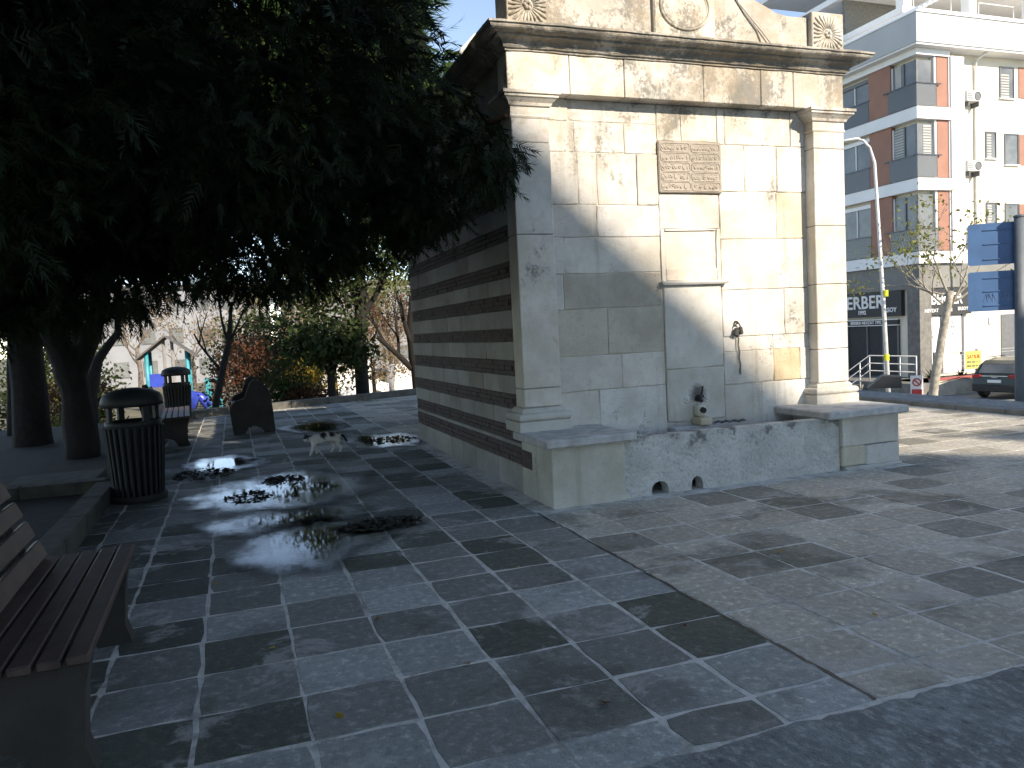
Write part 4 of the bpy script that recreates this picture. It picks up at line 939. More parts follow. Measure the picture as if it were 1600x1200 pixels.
# ================================================================== CORNER BUILDING (right)
K = 1.25
def S(x, y, z): return (x*K, y*K, EYE+(z-EYE)*K)
XL, YF = 24.1, 22.5
bd = thing('corner_building', 'modern corner apartment block, white and cream with red-brown panels and grey roof band', 'building')
M_redp = plain('red_brown_panel', (.31, .15, .105), .7, var=.08, sc=1.5); M_greyp = plain('grey_roof_band', (.44, .45, .455), .6, var=.06, sc=.5)
M_rail = plain('dark_rail', (.08, .08, .085), .4, metal=.5); M_trim = plain('white_trim', (.80, .80, .79), .7, var=.04, sc=1)
M_blind = plain('slatted_blind', (.42, .41, .38), .8, var=.1, sc=3); M_ac = plain('ac_casing', (.66, .66, .63), .5, var=.05)
def glassmat():
    m, nt, bs = newmat('balcony_glass_sheet'); nt.nodes.remove(bs)
    tr = nt.nodes.new('ShaderNodeBsdfTransparent'); tr.inputs[0].default_value = (.95, .96, .96, 1)
    gl = nt.nodes.new('ShaderNodeBsdfGlossy'); gl.inputs['Roughness'].default_value = .03
    fr = nt.nodes.new('ShaderNodeFresnel'); fr.inputs[0].default_value = 1.5
    mx = nt.nodes.new('ShaderNodeMixShader'); nt.links.new(fr.outputs[0], mx.inputs[0]); nt.links.new(tr.outputs[0], mx.inputs[1]); nt.links.new(gl.outputs[0], mx.inputs[2])
    df = nt.nodes.new('ShaderNodeBsdfDiffuse'); df.inputs[0].default_value = (.42, .44, .45, 1)
    m2 = nt.nodes.new('ShaderNodeMixShader'); m2.inputs[0].default_value = .16; nt.links.new(mx.outputs[0], m2.inputs[1]); nt.links.new(df.outputs[0], m2.inputs[2])
    nt.links.new(m2.outputs[0], nt.nodes['Material Output'].inputs[0]); return m
M_balglass = glassmat()
M_shade = plain('interior_dark', (.03, .032, .033), .7)
def lbox(y0, y1, z0, z1, out0, out1):   # on the left face; out = distance towards the street (-x)
    b_ = MB().box(XL-out1, XL-out0, y0, y1, z0, z1); b_.v = [S(*p) for p in b_.v]; return b_
def fbox(x0, x1, z0, z1, out0, out1):   # on the front face (-y)
    b_ = MB().box(x0, x1, YF-out1, YF-out0, z0, z1); b_.v = [S(*p) for p in b_.v]; return b_
b_ = MB().box(XL, 36, YF, 34, -1.6, 11.2); b_.v = [S(*p) for p in b_.v]; b_.build('wall', M_cream, bd)
# grey roof band, overhanging
for z0, z1, o, m_, nm in ((11.0, 12.02, .62, M_greyp, 'roof_band'), (12.022, 12.06, .66, M_trim, 'roof_edge'), (10.93, 10.998, .58, M_trim, 'soffit')):
    b_ = MB().box(XL-o, 36, YF-o, 34, z0, z1); b_.v = [S(*p) for p in b_.v]; b_.build(nm, m_, bd)
for txt, yc, s_ in (('&&', 23.0, .45), ('apart', 24.2, .22)): pass
# floor bands round the corner
BT = [3.65, 6.31, 8.86]
for z in BT:
    b_ = MB().box(XL-.32, 25.42, YF-.32, 33, z-.43, z); b_.v = [S(*p) for p in b_.v]; b_.build('floor_band', M_trim, bd)
    b_ = MB().box(XL-.33, 25.45, YF-.33, 33, z+.002, z+.02); b_.v = [S(*p) for p in b_.v]; b_.build('band_cap', M_frame, bd)
fbox(25.42, 26.05, 3.2, 10.72, .0, .33).build('white_pier', M_trim, bd)
b_ = MB().box(XL-.28, 25.419, YF-.28, 33, 10.70, 10.925); b_.v = [S(*p) for p in b_.v]; b_.build('lintel_band', M_trim, bd)
for fi, z in enumerate(BT):
    zt = (10.69 if fi == 2 else BT[fi+1]-.44); zb = z+.02
    # left face modules
    for m0 in (22.42, 26.6, 30.0):
        if m0 > 22.5:
            lbox(m0-.02, m0+.02, zb, zt, .0, .2).build('mullion', M_trim, bd)
        L0 = m0
        g_ = lbox(L0+(.0 if m0 < 23 else .0), L0+1.03, zb, zt-.12, .02, .12).build('window', M_glass, bd)
        for yy_ in (L0+.50, L0+1.03): lbox(yy_-.025, yy_+.025, zb, zt-.12, .121, .16).build('frame', M_frame if yy_ < L0+.9 else M_trim, g_)
        if fi == 1 and m0 < 23:
            for kz in range(16): lbox(L0+.55, L0+1.0, zb+.35+kz*.1, zb+.35+kz*.1+.06, .122, .135).build('blind_slat', M_blind, g_)
        if fi == 2 and m0 < 23: lbox(L0+.62, L0+.9, zb, zt-.13, .122, .13).build('curtain', M_blind, g_)
        lbox(L0+1.06, L0+2.12, zb, zt, .02, .22).build('red_panel', M_redp, bd)
        g_ = lbox(L0+2.14, L0+4.16, zb, zt-.12, .02, .10).build('window', M_glass, bd)
        lbox(L0+2.14, L0+4.16, zt-.26, zt-.12, .101, .16).build('shutter_box', M_frame if fi == 2 else M_trim, g_)
        lbox(L0+2.9, L0+2.94, zb, zt-.27, .101, .14).build('frame', M_trim, g_)
        rl = lbox(L0+2.14, L0+4.16, zb+.02, zb+.80, .205, .225).build('balcony_glass', M_balglass, bd)
        lbox(L0+2.1, L0+4.18, zb+.80, zb+.84, .20, .245).build('handrail', M_rail, rl)
    # front bay
    g_ = fbox(24.0, 24.74, zb, zt-.12, .02, .12).build('window', M_glass, bd)
    if fi == 1:
        for kz in range(16): fbox(24.25, 24.62, zb+.35+kz*.1, zb+.35+kz*.1+.06, .122, .135).build('blind_slat', M_blind, g_)
    b_ = MB().box(XL-.16, XL-.08, YF-.16, YF-.08, zb, zt-.12); b_.v = [S(*p) for p in b_.v]; b_.build('corner_post', M_frame, bd)
    fbox(24.74, 24.83, zb, zt, .0, .2).build('mullion', M_trim, bd)
    fbox(24.84, 25.37, zb, zt, .02, .22).build('red_panel', M_redp, bd); fbox(25.37, 25.419, zb, zt, .0, .26).build('mullion', M_trim, bd)
    b_ = MB().box(XL-.30, 24.74, YF-.30, YF-.285, zb+.02, zb+.80); b_.v = [S(*p) for p in b_.v]; rl = b_.build('balcony_glass', M_balglass, bd)
    b_ = MB().box(XL-.30, XL-.285, YF-.28, 23.5, zb+.02, zb+.80); b_.v = [S(*p) for p in b_.v]; b_.build('balcony_glass', M_balglass, bd)
    b_ = MB().box(XL-.32, 24.95, YF-.32, YF-.27, zb+.80, zb+.84); b_.v = [S(*p) for p in b_.v]; b_.build('handrail', M_rail, rl)
    b_ = MB().box(XL-.32, XL-.27, YF-.27, 23.75, zb+.80, zb+.84); b_.v = [S(*p) for p in b_.v]; b_.build('handrail', M_rail, rl)
    # front windows
    def win(x0, x1, z0, z1, slat=False):
        g_ = fbox(x0, x1, z0, z1, -.02, .012).build('window', M_glass, bd)
        for q in ((x0-.035, x0, z0, z1), (x1, x1+.035, z0, z1), (x0-.035, x1+.035, z1, z1+.04)): fbox(*q, -.02, .04).build('frame', M_frame, g_)
        fbox(x0-.06, x1+.06, z0-.045, z0, -.02, .09).build('sill', M_trim, g_)
        if slat:
            for kz in range(9): fbox(x0+.04, x1-.22, z0+.04+kz*.1, z0+.1+kz*.1, .013, .02).build('blind_slat', M_blind, g_)
    o_ = z-BT[1]
    win(26.12, 26.39, 7.02+o_, 8.12+o_)
    if fi < 2: win(27.5, 27.98, 7.16+o_, 8.12+o_, True); win(28.49, 29.15, 6.94+o_, 8.08+o_)
    else: win(28.25, 28.93, 9.44, 10.58, True)
    fbox(29.22, 30.2, 6.94+o_, 8.1+o_, .0, .03).build('red_panel', M_redp, bd)
    # air conditioner
    ac = fbox(26.15, 26.86, 6.50+o_+.1, 6.97+o_, .05, .36).build('air_conditioner', M_ac, bd)
    cx_ = 26.68; cz_ = 6.785+o_
    ring = [S(cx_+.15*math.cos(2*math.pi*k/20), YF-.365, cz_+.15*math.sin(2*math.pi*k/20)) for k in range(22)]
    MB().tube(ring, .02, 5, False).build('fan_guard', M_frame, ac)
    disc = MB(); disc.add([S(cx_, YF-.364, cz_)]+[S(cx_+.14*math.cos(2*math.pi*k/20), YF-.363, cz_+.14*math.sin(2*math.pi*k/20)) for k in range(20)], [(0, 1+(k+1) % 20, 1+k) for k in range(20)]); disc.build('fan', M_frame, ac)
    for kz in range(5): fbox(26.17, 26.40, 6.64+kz*.065+o_, 6.67+kz*.065+o_, .361, .37).build('grille', M_frame, ac)
    for xx in (26.25, 26.75): fbox(xx, xx+.05, 6.42+o_, 6.60+o_, .0, .33).build('bracket', M_frame, ac)
pp = [S(27.05, YF-.5, 10.95), S(26.93, YF-.12, 10.75), S(26.91, YF-.06, 10.4), S(26.90, YF-.06, 2.5)]
MB().tube(pp, .05, 7).build('rainwater_pipe', M_ac, bd, True)
# ground floor: fascias, signs, shop fronts
M_fascia = plain('shaded_fascia', (.19, .19, .175), .7, var=.1, sc=1)  # dark grey carries the shade under the upper floor's overhang
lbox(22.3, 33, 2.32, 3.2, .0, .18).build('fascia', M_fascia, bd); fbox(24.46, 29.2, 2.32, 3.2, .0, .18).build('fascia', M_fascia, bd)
b_ = MB().box(XL-.22, XL+.35, YF-.22, YF+.35, -1.05, 3.2); b_.v = [S(*p) for p in b_.v]; b_.build('corner_column', M_concrete, bd)
M_signb = plain('black_sign', (.025, .025, .026), .5); M_signw = plain('white_letters', (.78, .77, .74), .6, var=.05)
def ltext(txt, size, yc, zc, out, bold=.0, sx=1.0):
    M_ = Matrix.Translation(S(XL-out, yc, zc)) @ Matrix(((0, 0, -1, 0), (-1, 0, 0, 0), (0, 1, 0, 0), (0, 0, 0, 1))) @ Matrix.Diagonal((sx, 1, 1, 1))
    return text_mb(txt, size, M_, .01, bold)
def ftext(txt, size, xc, zc, out, bold=.0, sx=1.0):
    M_ = Matrix.Translation(S(xc, YF-out, zc)) @ Matrix(((1, 0, 0, 0), (0, 0, -1, 0), (0, 1, 0, 0), (0, 0, 0, 1))) @ Matrix.Diagonal((sx, 1, 1, 1))
    return text_mb(txt, size, M_, .01, bold)
sg = lbox(23.15, 27.2, 1.34, 2.30, .02, .20).build('sign_board', M_signb, bd); sg['label'] = 'black barber shop sign on the shaded side'
ltext('BERBER', .90, 25.15, 1.90, .215, .016, 1.0).build('lettering', M_signw, sg); ltext('1992', .27, 25.1, 1.52, .215, .01).build('lettering', M_signw, sg)
ltext('NEVZAT', .27, 26.4, 1.53, .215, .01).build('lettering', M_signw, sg); ltext('ERSOY', .30, 23.72, 1.58, .215, .01).build('lettering', M_signw, sg)
sg = fbox(24.0, 26.45, 1.30, 2.28, .02, .20).build('sign_board', M_signb, bd); sg['label'] = 'black barber shop sign on the sunlit front'
ftext('BERBER', .72, 25.2, 1.88, .215, .014, .80).build('lettering', M_signw, sg); ftext('NEVZAT', .22, 24.45, 1.47, .215, .003).build('lettering', M_signw, sg)
ftext('1992', .22, 25.3, 1.48, .215, .003).build('lettering', M_signw, sg); ftext('ERSOY', .22, 26.0, 1.50, .215, .003).build('lettering', M_signw, sg)
sg = lbox(23.4, 26.6, 1.02, 1.20, .02, .12).build('sign_board', M_signb, bd); ltext('BERBER NEVZAT 1992', .21, 25.0, 1.11, .135, .004).build('lettering', M_signw, sg)
lbox(23.4, 26.6, 1.205, 1.235, .02, .16).build('sign_rail', M_trim, bd); lbox(23.4, 26.6, .985, 1.015, .02, .16).build('sign_rail', M_trim, bd)
g_ = lbox(23.4, 26.6, -1.0, .98, .01, .05).build('shop_window', M_shade, bd)
for yy_ in (23.4, 24.15, 24.95, 26.0): lbox(yy_, yy_+.06, -1.0, .98, .051, .10).build('frame', M_frame, g_)
M_poster = plain('white_poster', (.80, .80, .78), .6, var=.03)
for x0, x1 in ((23.98, 25.02), (25.16, 26.1)):
    g_ = fbox(x0, x1, -.25 if x0 < 25 else -.12, 1.27, .01, .06).build('poster_window', M_poster, bd)
    for zc, txt, s_ in ((1.02, 'x', .34), (.80, 'M', .30), (.58, '~ & ~', .13)):
        if x0 < 25: zc -= .35
        ftext(txt, s_, (x0+x1)/2 - (0 if x0 > 25 else -.1), zc, .063, 0).build('emblem', M_frame, g_)
fbox(25.03, 25.15, -.9, 1.28, .0, .09).build('mullion', M_frame, bd); fbox(26.1, 26.2, -.9, 1.28, .0, .09).build('mullion', M_frame, bd)
fbox(23.98, 26.1, -.9, -.26, .0, .05).build('shop_plinth', M_trim, bd)
fbox(28.2, 31, -.9, 1.2, .0, .03).build('garage_door', M_frame, bd); fbox(27.55, 27.75, .85, 1.1, .0, .05).build('meter_box', M_ac, bd)
# terrace, stairs, railing
b_ = MB().box(21.9, 24.1, 20.6, 34, -1.6, -1.0); b_.v = [S(*p) for p in b_.v]; b_.build('terrace', M_concrete, bd)
for k in range(4):
    b_ = MB().box(21.9-.28*(k+1), 21.9-.28*k, 22.9, 25.2, -1.6, -1.12-.13*k); b_.v = [S(*p) for p in b_.v]; b_.build('step', M_concrete, bd)
rl = thing('steel_railing', 'steel handrail along the barber shop terrace and steps', 'railing'); M_steel = plain('steel_tube', (.62, .62, .61), .5, metal=.15)
def rtube(pts, r=.03): return MB().tube([S(*p) for p in pts], r, 6)
for y in (20.7, 21.4, 22.1, 22.8): rtube([(22.0, y, -1.0), (22.0, y, -.05)]).build('post', M_steel, rl, True)
for h_ in (0, -.28, -.55): rtube([(22.0, 20.7, -.05+h_), (22.0, 22.8, -.05+h_), (20.9, 22.85, -.65+h_)], .026).build('rail', M_steel, rl, True)
for dx in (.4, 1.0): rtube([(22-dx, 22.85, -1.55), (22-dx, 22.85, -.05-.55*dx)]).build('post', M_steel, rl, True)
# low wall with red coping, fence, agaves, sale board
lw = thing('low_wall', 'low rough wall with red coping in front of the building', 'wall')
b_ = MB().box(22.6, 34, 20.45, 20.75, -1.6, -.92); b_.v = [S(*p) for p in b_.v]; b_.build('wall_body', plain('rough_render', (.50, .46, .38), .9, var=.25, sc=2, bmp=.4), lw)
b_ = MB().box(22.6, 34, 20.42, 20.78, -.918, -.86); b_.v = [S(*p) for p in b_.v]; b_.build('coping', plain('red_coping', (.38, .09, .08), .7), lw)
b_ = MB().box(22.6, 34, 20.8, 22.49, -1.6, -1.0); b_.v = [S(*p) for p in b_.v]; struct(b_.build('planting_bed', M_earth))
fe = thing('wire_fence', 'wire fence on dark posts above the low wall', 'fence')
for x in (22.65, 24.6, 26.55, 28.5, 30.5): b_ = MB().box(x, x+.07, 20.55, 20.62, -.857, .05); b_.v = [S(*p) for p in b_.v]; b_.build('post', M_frame, fe)
for z in (-.7, -.5, -.3, -.1, .0): rtube([(22.65, 20.585, z), (30.5, 20.585, z)], .006).build('wire', M_steel, fe)
for x, y in ((23.35, 21.2), (25.7, 21.2), (24.4, 21.0)):
    t = thing('agave_plant', {23.35: 'spiky agave left of the yellow sale board', 25.7: 'spiky agave right of the yellow sale board', 24.4: 'small agave below the yellow sale board'}[x], 'plant', 'agaves behind the low wall')
    s_ = .62 if x == 24.4 else 1.0
    for k in range(30):
        a = 2*math.pi*k/30*3.3; el = random.uniform(.15, 1.4); L = .62*s_*random.uniform(.8, 1.1)
        d = Vector((math.cos(a)*math.cos(el), math.sin(a)*math.cos(el), math.sin(el))); p = Vector((x, y, -.98)); sd = d.cross(Vector((0, 0, 1))).normalized()*.03
        b_ = MB().add([S(*(p-sd)), S(*(p+d*L*.5-sd*1.2)), S(*(p+d*L)), S(*(p+d*L*.5+sd*1.2)), S(*(p+sd)), S(*(p+d*L*.3+Vector((0, 0, .02))))], [(0,1,5),(1,2,5),(2,3,5),(3,4,5),(4,0,5)])
        b_.build('blade', M_green, t)
sb = thing('sale_board', 'yellow board reading SATILIK in red on the fence', 'sign')
b_ = MB().box(24.05, 24.75, 20.50, 20.53, -.62, .0); b_.v = [S(*p) for p in b_.v]; b_.build('board', plain('yellow_board', (.72, .62, .12), .6, var=.05), sb)
def btext(txt, size, zc, mat):
    M_ = Matrix.Translation(S(24.4, 20.495, zc)) @ Matrix(((1, 0, 0, 0), (0, 0, -1, 0), (0, 1, 0, 0), (0, 0, 0, 1))); text_mb(txt, size, M_, .004, .006).build('lettering', mat, sb)
M_redt = plain('red_letters', (.5, .06, .03), .6); btext('SATILIK', .23, -.20, M_redt); btext('0212 324 11 11', .125, -.38, M_frame); btext('0532 354 44 44', .125, -.52, M_frame)
# rooftop and buildings behind
pb = thing('penthouse_building', 'white rooftop building beyond the corner block', 'building')
def boxd(x0, x1, y0, y1, z0, z1): return MB().box(x0, x1, y0, y1, z0, z1)
boxd(37.5, 44, 50, 60, -2, 22.4).build('wall', M_white, pb); boxd(37.2, 44.3, 49.7, 60.3, 22.4, 22.8).build('roof', M_greyp, pb)
cf = thing('concrete_frame', 'unfinished concrete building with open floors at top right', 'building')
for k in range(9):
    z = 6+3.3*k
    boxd(46, 76, 44, 60, z, z+.45).build('floor_slab', M_trim, cf)
    for xx in (46.3, 52.5, 58.7, 65, 71): boxd(xx, xx+.7, 44.2, 44.9, z+.451, z+3.299).build('column', M_trim, cf)
    boxd(46.5, 75, 50, 50.3, z+.451, z+3.299).build('inner_wall', M_concrete, cf)
    for xx in (47.1, 53.3, 59.5): MB().tube([(xx, 44.1, z+.45), (xx, 44.1, z+1.3), (xx+3.5, 44.1, z+1.3), (xx+3.5, 44.1, z+.45)], .05, 5).build('guard_rail', M_ac, cf)
# roof-terrace awning on the corner block
aw = thing('roof_awning', 'white slatted awning on the roof terrace of the corner block', 'awning')
for k in range(5):
    b_ = MB().box(XL+.5+.25*k, XL+.62+.25*k, 22.8, 30, 12.55+.12*k, 12.66+.12*k); b_.v = [S(*p) for p in b_.v]; b_.build('slat', M_trim, aw)
for y in (22.9, 25.5): 
    b_ = MB().box(XL+.55, XL+.65, y, y+.1, 12.06, 12.55); b_.v = [S(*p) for p in b_.v]; b_.build('post', M_frame, aw)

# ---- street lamp
sl_ = thing('street_lamp', 'tall leaning steel street lamp in front of the corner building', 'street lamp')
lx, ly = 21.25, 21.15
MB().tube([(lx, ly, -2.2), (lx-.1, ly+.1, 2), (lx-.22, ly+.25, 6.6), (lx-.3, ly+.35, 7.1)], [.085, .07, .05, .042], 10).build('pole', M_steel, sl_, True)
MB().tube([(lx-.3, ly+.35, 7.1), (lx-.45, ly+.5, 7.4), (lx-.7, ly+.75, 7.5)], [.05, .045, .04], 8).build('arm', M_steel, sl_, True)
MB().lathe([(.01, -.5), (.10, -.42), (.15, -.1), (.13, .2), (.06, .32), (.01, .34)], n=14).tf(Matrix.Translation((lx-.75, ly+.8, 7.46)) @ Matrix.Rotation(R(-45), 4, 'Z') @ Matrix.Rotation(R(86), 4, 'Y') @ Matrix.Diagonal((.45, 1, 1, 1))).build('lamp_head', M_ac, sl_, True)
M_ystick = plain('yellow_sticker', (.6, .6, .03), .6)
for z in (-.05, 2.15): MB().lathe([(.092, -.11), (.092, .11)], (lx-.05, ly+.05, z), 12).build('sticker', M_ystick, sl_)
# ---- bare street tree
st = thing('street_tree', 'nearly bare street tree with a pale leaning trunk and few leaves', 'tree')
bb = trunk_tube([(21.95, 20.1, -2.2), (22.1, 19.95, -.4), (22.3, 19.8, 1.0), (22.45, 19.7, 2.1)], [.17, .14, .13, .11], 9)
tips = []
for d in ((-1.1, .5, .8), (.2, 0, 1), (.8, -.6, .9), (-.4, .2, 1.1), (1.0, -.4, .5), (-.9, .9, .35), (.3, -.5, 1.2)): limb(bb, (22.45, 19.7, random.uniform(1.5, 2.1)), d, 1.45, .045, 4, .5, .12, 5, tips, (2, 3))
bb.build('trunk', M_palebark, st, True)
P_ = np.array([list(p) for p in tips]); leafc = [(p[0], p[1], p[2], .1, .1, .1) for p in P_[rng.random(len(P_)) < .6]]
leaf_crown('leaves', leafc, 28*len(leafc)//9, M_olive, st, .15, .35)
# ---- blue road signs (seen from behind) on one pole
rs_ = thing('road_sign', 'two blue road signs seen from behind on a grey pole', 'road sign')
M_sblue = plain('blue_sign_back', (.05, .13, .28), .5, var=.1, sc=3); M_gpole = plain('grey_pole', (.10, .12, .14), .6, var=.1)
ang = math.atan2(10.37, 13.47)  # facing roughly across the line of sight
TM = Matrix.Translation((13.45, 10.38, 0)) @ Matrix.Rotation(R(-38), 4, 'Z')
MB().tube([(0, -.09, -2.2), (0, -.09, 3.08)], .085, 12).tf(TM).build('pole', M_gpole, rs_, True)
MB().lathe([(.1, 0), (.1, .03), (.02, .05)], (0, -.09, 3.08), 12).tf(TM).build('pole_cap', M_gpole, rs_)
for z0, z1 in ((2.27, 3.02), (1.43, 2.15)):
    pn = MB().prism(rrect(-.80, .95, z0, z1, .05), 0, .02, 'Y').tf(TM).build('sign_panel', M_sblue, rs_)
    for zz in (z0+.1, (z0+z1)/2, z1-.12): MB().box(-.55, .8, -.015, -.002, zz-.008, zz+.008).tf(TM).build('stiffener', M_sblue, pn)
M_graf = plain('pale_scrawl', (.22, .32, .48), .7)
g_ = MB()
for x in (-.55, -.47, -.40, -.32, -.24, -.16): g_.tube([TM @ Vector((x, -.003, 1.60)), TM @ Vector((x+random.uniform(-.02, .05), -.004, 1.75)), TM @ Vector((x+.06, -.003, 1.62))], .0035, 4)
g_.build('scrawl', M_graf, rs_)
# ---- parked car
def car(loc, rz):
    t = thing('parked_car', 'dark green SUV parked by the low wall, seen from behind', 'car', None, loc, rz)
    M_paint = plain('dark_green_paint', (.035, .05, .045), .25, metal=.3, var=.05); M_tr = plain('black_trim', (.02, .02, .02), .6); M_tl = plain('tail_light', (.35, .02, .03), .2)
    prof = [(0, .42), (.02, .62), (.06, .92), (.14, 1.02), (.38, 1.42), (.62, 1.55), (1.3, 1.63), (2.1, 1.60), (2.75, 1.38), (3.2, 1.10), (4.0, .98), (4.3, .80), (4.38, .5), (4.3, .3), (.1, .3)]
    n = len(prof); secs = []
    for y, sc_ in ((-.88, .0), (-.84, .5), (0, 1), (.84, .5), (.88, .0)): secs.append(y)
    vs_ = []; ysec = (-.9, -.82, -.5, 0, .5, .82, .9)
    for y in ysec:
        e = 1-abs(y)/.9
        for x, z in prof:
            q = 1.0
            yy_ = y
            if z > 1.0: yy_ = y*(1-.26*(z-1.0)/.63)
            elif z < .5: yy_ = y*.97
            if abs(y) > .85: xx_ = x + (.05 if x < 1 else -.06 if x > 3.5 else 0); zz_ = z-(.02 if z > 1 else 0)
            else: xx_, zz_ = x, z
            vs_.append((xx_, yy_, zz_))
    fs = [tuple(range(n-1, -1, -1)), tuple(range((len(ysec)-1)*n, len(ysec)*n))]
    for k in range(len(ysec)-1):
        for i in range(n): fs.append((k*n+i, k*n+(i+1) % n, (k+1)*n+(i+1) % n, (k+1)*n+i))
    MB().add(vs_, fs).build('body', M_paint, t)
    MB().add([(.165, -.68, 1.06), (.165, .68, 1.06), (.375, .60, 1.40), (.375, -.60, 1.40), (.15, -.68, 1.06), (.15, .68, 1.06), (.36, .6, 1.405), (.36, -.6, 1.405)], [(4, 7, 6, 5), (0, 1, 2, 3), (0, 4, 5, 1), (2, 6, 7, 3), (1, 5, 6, 2), (3, 7, 4, 0)]).build('rear_window', M_glass, t)
    for s_ in (-1, 1):
        MB().add([(.55, s_*.885, 1.06), (1.55, s_*.888, 1.06), (1.55, s_*.70, 1.53), (.75, s_*.715, 1.47)], [(0, 1, 2, 3)] if s_ < 0 else [(3, 2, 1, 0)]).build('side_window', M_glass, t)
        MB().add([(1.62, s_*.888, 1.06), (2.8, s_*.888, 1.06), (2.45, s_*.74, 1.42), (1.62, s_*.70, 1.53)], [(0, 1, 2, 3)] if s_ < 0 else [(3, 2, 1, 0)]).build('side_window', M_glass, t)
        MB().cbox(.005, .12, min(s_*.55, s_*.86), max(s_*.55, s_*.86), .86, 1.0, .015).build('tail_light', M_tl, t)
        MB().tube([(.8, s_*.62, 1.66), (2.1, s_*.62, 1.67)], .02, 6).build('roof_rail', M_tr, t)
        for wx in (.85, 3.45):
            w = MB().lathe([(.22, -.11), (.33, -.11), (.35, -.06), (.35, .06), (.33, .11), (.22, .11)], n=22).tf(Matrix.Translation((wx, s_*.82, .35)) @ Matrix.Rotation(R(90), 4, 'X')).build('wheel', M_darkhole, t, True)
            MB().lathe([(.05, -.115), (.22, -.10), (.22, .10), (.05, .115)], n=16).tf(Matrix.Translation((wx, s_*.82, .35)) @ Matrix.Rotation(R(90), 4, 'X')).build('rim', M_steel, w, True)
    MB().cbox(-.05, .1, -.84, .84, .32, .60, .03).build('bumper', M_tr, t); MB().cbox(-.005, .06, -.26, .26, .68, .80, .008).build('number_plate', M_trim, t)
    MB().cbox(.02, .075, -.5, .5, .93, .955, .006).build('trim_strip', M_steel, t)
    MB().cbox(.02, .065, -.11, .11, .88, .905, .004).build('badge', M_steel, t)
car((28.5, 23.05, -2.2), R(12))
# ---- dark wedge cover and small prohibition notice by the lamp
wd = MB().prism([(0, 0), (.62, 0), (.62, .22), (.28, .25)], 0, .5, 'Y').tf(Matrix.Translation((12.05, 12.55, -.02)) @ Matrix.Rotation(R(-42), 4, 'Z'))
tag(wd.build('metal_hatch', plain('dark_sheet_metal', (.03, .03, .032), .5)), 'dark sheet-metal hatch box at the plaza edge below the lamp', 'hatch')
nb = thing('notice_board', 'small white and red prohibition notice beside the lamp base', 'sign')
NM = Matrix.Translation((21.9, 20.6, -1.75)) @ Matrix.Rotation(R(-42), 4, 'Z')
MB().cbox(-.19, .19, 0, .04, 0, 1.05, .01).tf(NM).build('panel', M_trim, nb)
MB().box(-.16, .16, -.012, -.001, .30, .58).tf(NM).build('red_field', plain('notice_red', (.5, .05, .05), .6), nb)
MB().tube([NM @ Vector((.12*math.cos(a), -.01, .82+.12*math.sin(a))) for a in [2*math.pi*k/18 for k in range(20)]], .022, 5, False).build('ring', M_redt, nb)
MB().tube([NM @ Vector((-.08, -.01, .90)), NM @ Vector((.08, -.01, .74))], .02, 5).build('slash', M_redt, nb)
for k, (txt, s_) in enumerate((('GIRILMEZ', .09), ('DIKKAT', .09))):
    pass

# ---- blocks added out of frame behind the viewer, shaped to shade the plaza
M_blockc = plain('beige_block', (.6, .56, .5), .9, var=.08, sc=.4)
nb1 = thing('shadow_gable_building', 'unseen beige building behind the viewer, gable shaped to cast the fountain shadow', 'building', 'added shade-casting buildings behind the viewer')
gab = [(3.5, -2.3), (30.5, -2.3), (30.5, 10.7), (11.2, 27.55), (7.0, 27.55), (3.5, 25)]
MB().prism(gab, -38, -26, 'Y').build('wall', M_blockc, nb1)
nb2 = thing('shade_block', 'unseen tall block added behind and right of the viewer to shade the ground', 'building', 'added shade-casting buildings behind the viewer')
MB().box(23.2, 36, -30, -21, -2.3, 21).build('wall', M_blockc, nb2)
for t_, xs_, y_ in ((nb1, range(5, 22, 4), -26), (nb2, range(24, 35, 3), -21)):
    for x in xs_:
        for z in (1, 4, 7, 10, 13, 16, 19):
            w = MB().box(x, x+1.5, y_-.02, y_+.05, z, z+1.6).build('window', M_trim, t_); MB().box(x+.1, x+1.4, y_+.051, y_+.07, z+.1, z+1.5).build('pane', M_glass, w)

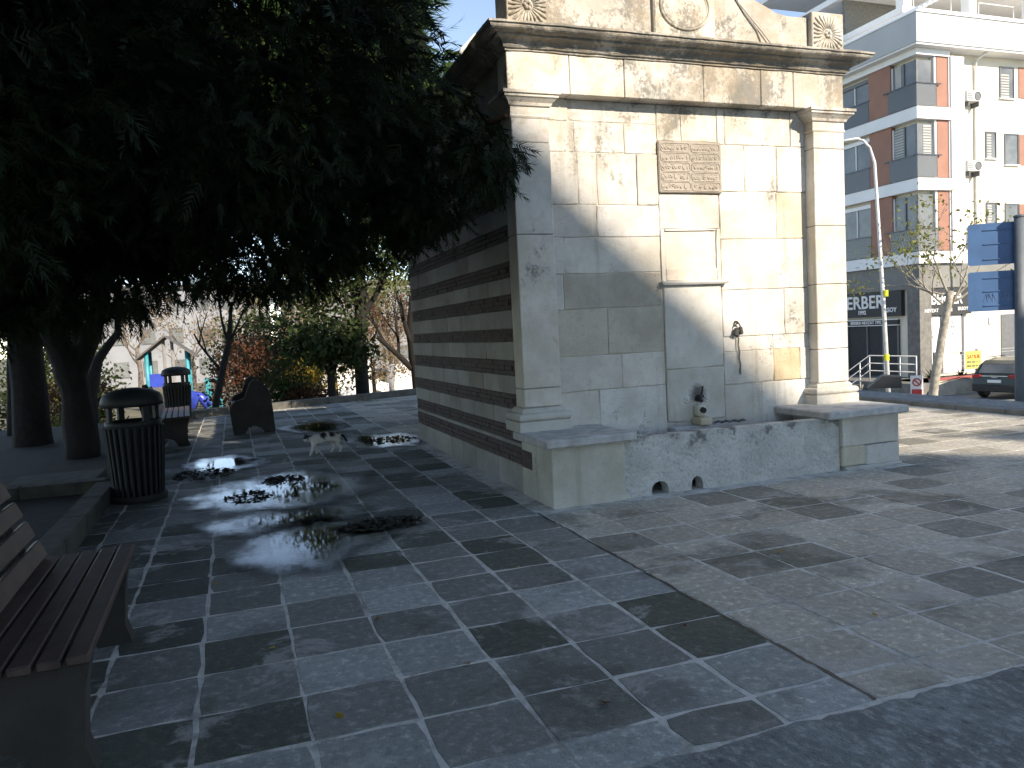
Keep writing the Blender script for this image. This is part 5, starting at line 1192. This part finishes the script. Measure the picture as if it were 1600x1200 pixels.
# ---- fallen leaves and debris
lf = MB().add([(-.03, 0, .004), (0, -.02, .0), (.03, 0, .008), (0, .02, .001)], [(0, 1, 2), (0, 2, 3)])
meshes = [lf.mesh('fallen_leaf', m_) for m_ in (M_yellow, M_tan, M_red)]
for k, (x, y) in enumerate(((.08, 3.95), (.63, 4.1), (1.29, 2.75), (.3, 3.1), (.9, 3.35), (2.0, 3.3), (-.2, 5.2), (1.6, 4.6), (2.6, 4.9), (3.2, 4.1), (.15, 7.3), (.6, 8.4), (2.9, 3.0), (-.5, 6.1))):
    o = bpy.data.objects.new('fallen_leaf', meshes[k % 3]); col.objects.link(o); o.location = (x, y, .012); o.rotation_euler = (random.uniform(-.2, .2), random.uniform(-.2, .2), random.uniform(0, 6)); s_ = random.uniform(.6, 1.1); o.scale = (s_, s_, s_)
    tag(o, 'small dry leaf fallen on the paving', 'leaf', 'dry leaves scattered on the paving')
for x, y, rx, ry, n_, lab in ((-.42, 9.75, .35, .4, 260, 'dark wet leaf litter beside the near litter bin'), (.42, 8.75, .22, .28, 170, 'dark leaf litter in the big puddle'), (1.02, 6.2, .32, .22, 220, 'leaf litter in the small puddle right of the sky reflection'), (.05, 8.0, .22, .3, 120, 'mossy litter at the left end of the big puddle'), (2.05, 11.25, .4, .35, 170, 'wet leaf litter by the striped wall corner')):
    a = rng.uniform(0, 2*np.pi, n_); q = np.sqrt(rng.random(n_)); P_ = np.stack([x+rx*q*np.cos(a), y+ry*q*np.sin(a), np.full(n_, .014)+rng.random(n_)*.012], 1)
    th = rng.uniform(0, 6.28, n_); L = rng.uniform(.015, .045, n_); dx = np.stack([np.cos(th)*L, np.sin(th)*L, rng.normal(size=n_)*.006], 1); dy = np.stack([-np.sin(th)*L*.5, np.cos(th)*L*.5, rng.normal(size=n_)*.006], 1)
    Vv = np.stack([P_-dx, P_-dy, P_+dx, P_+dy], 1).reshape(-1, 3); T = np.array([(0, 1, 2), (0, 2, 3)]); T = (T[None]+np.arange(n_)[:, None, None]*4).reshape(-1, 3)
    o = fast_mesh('leaf_litter', Vv, T, M_earth); tag(o, lab, 'leaf litter', None, 'stuff')
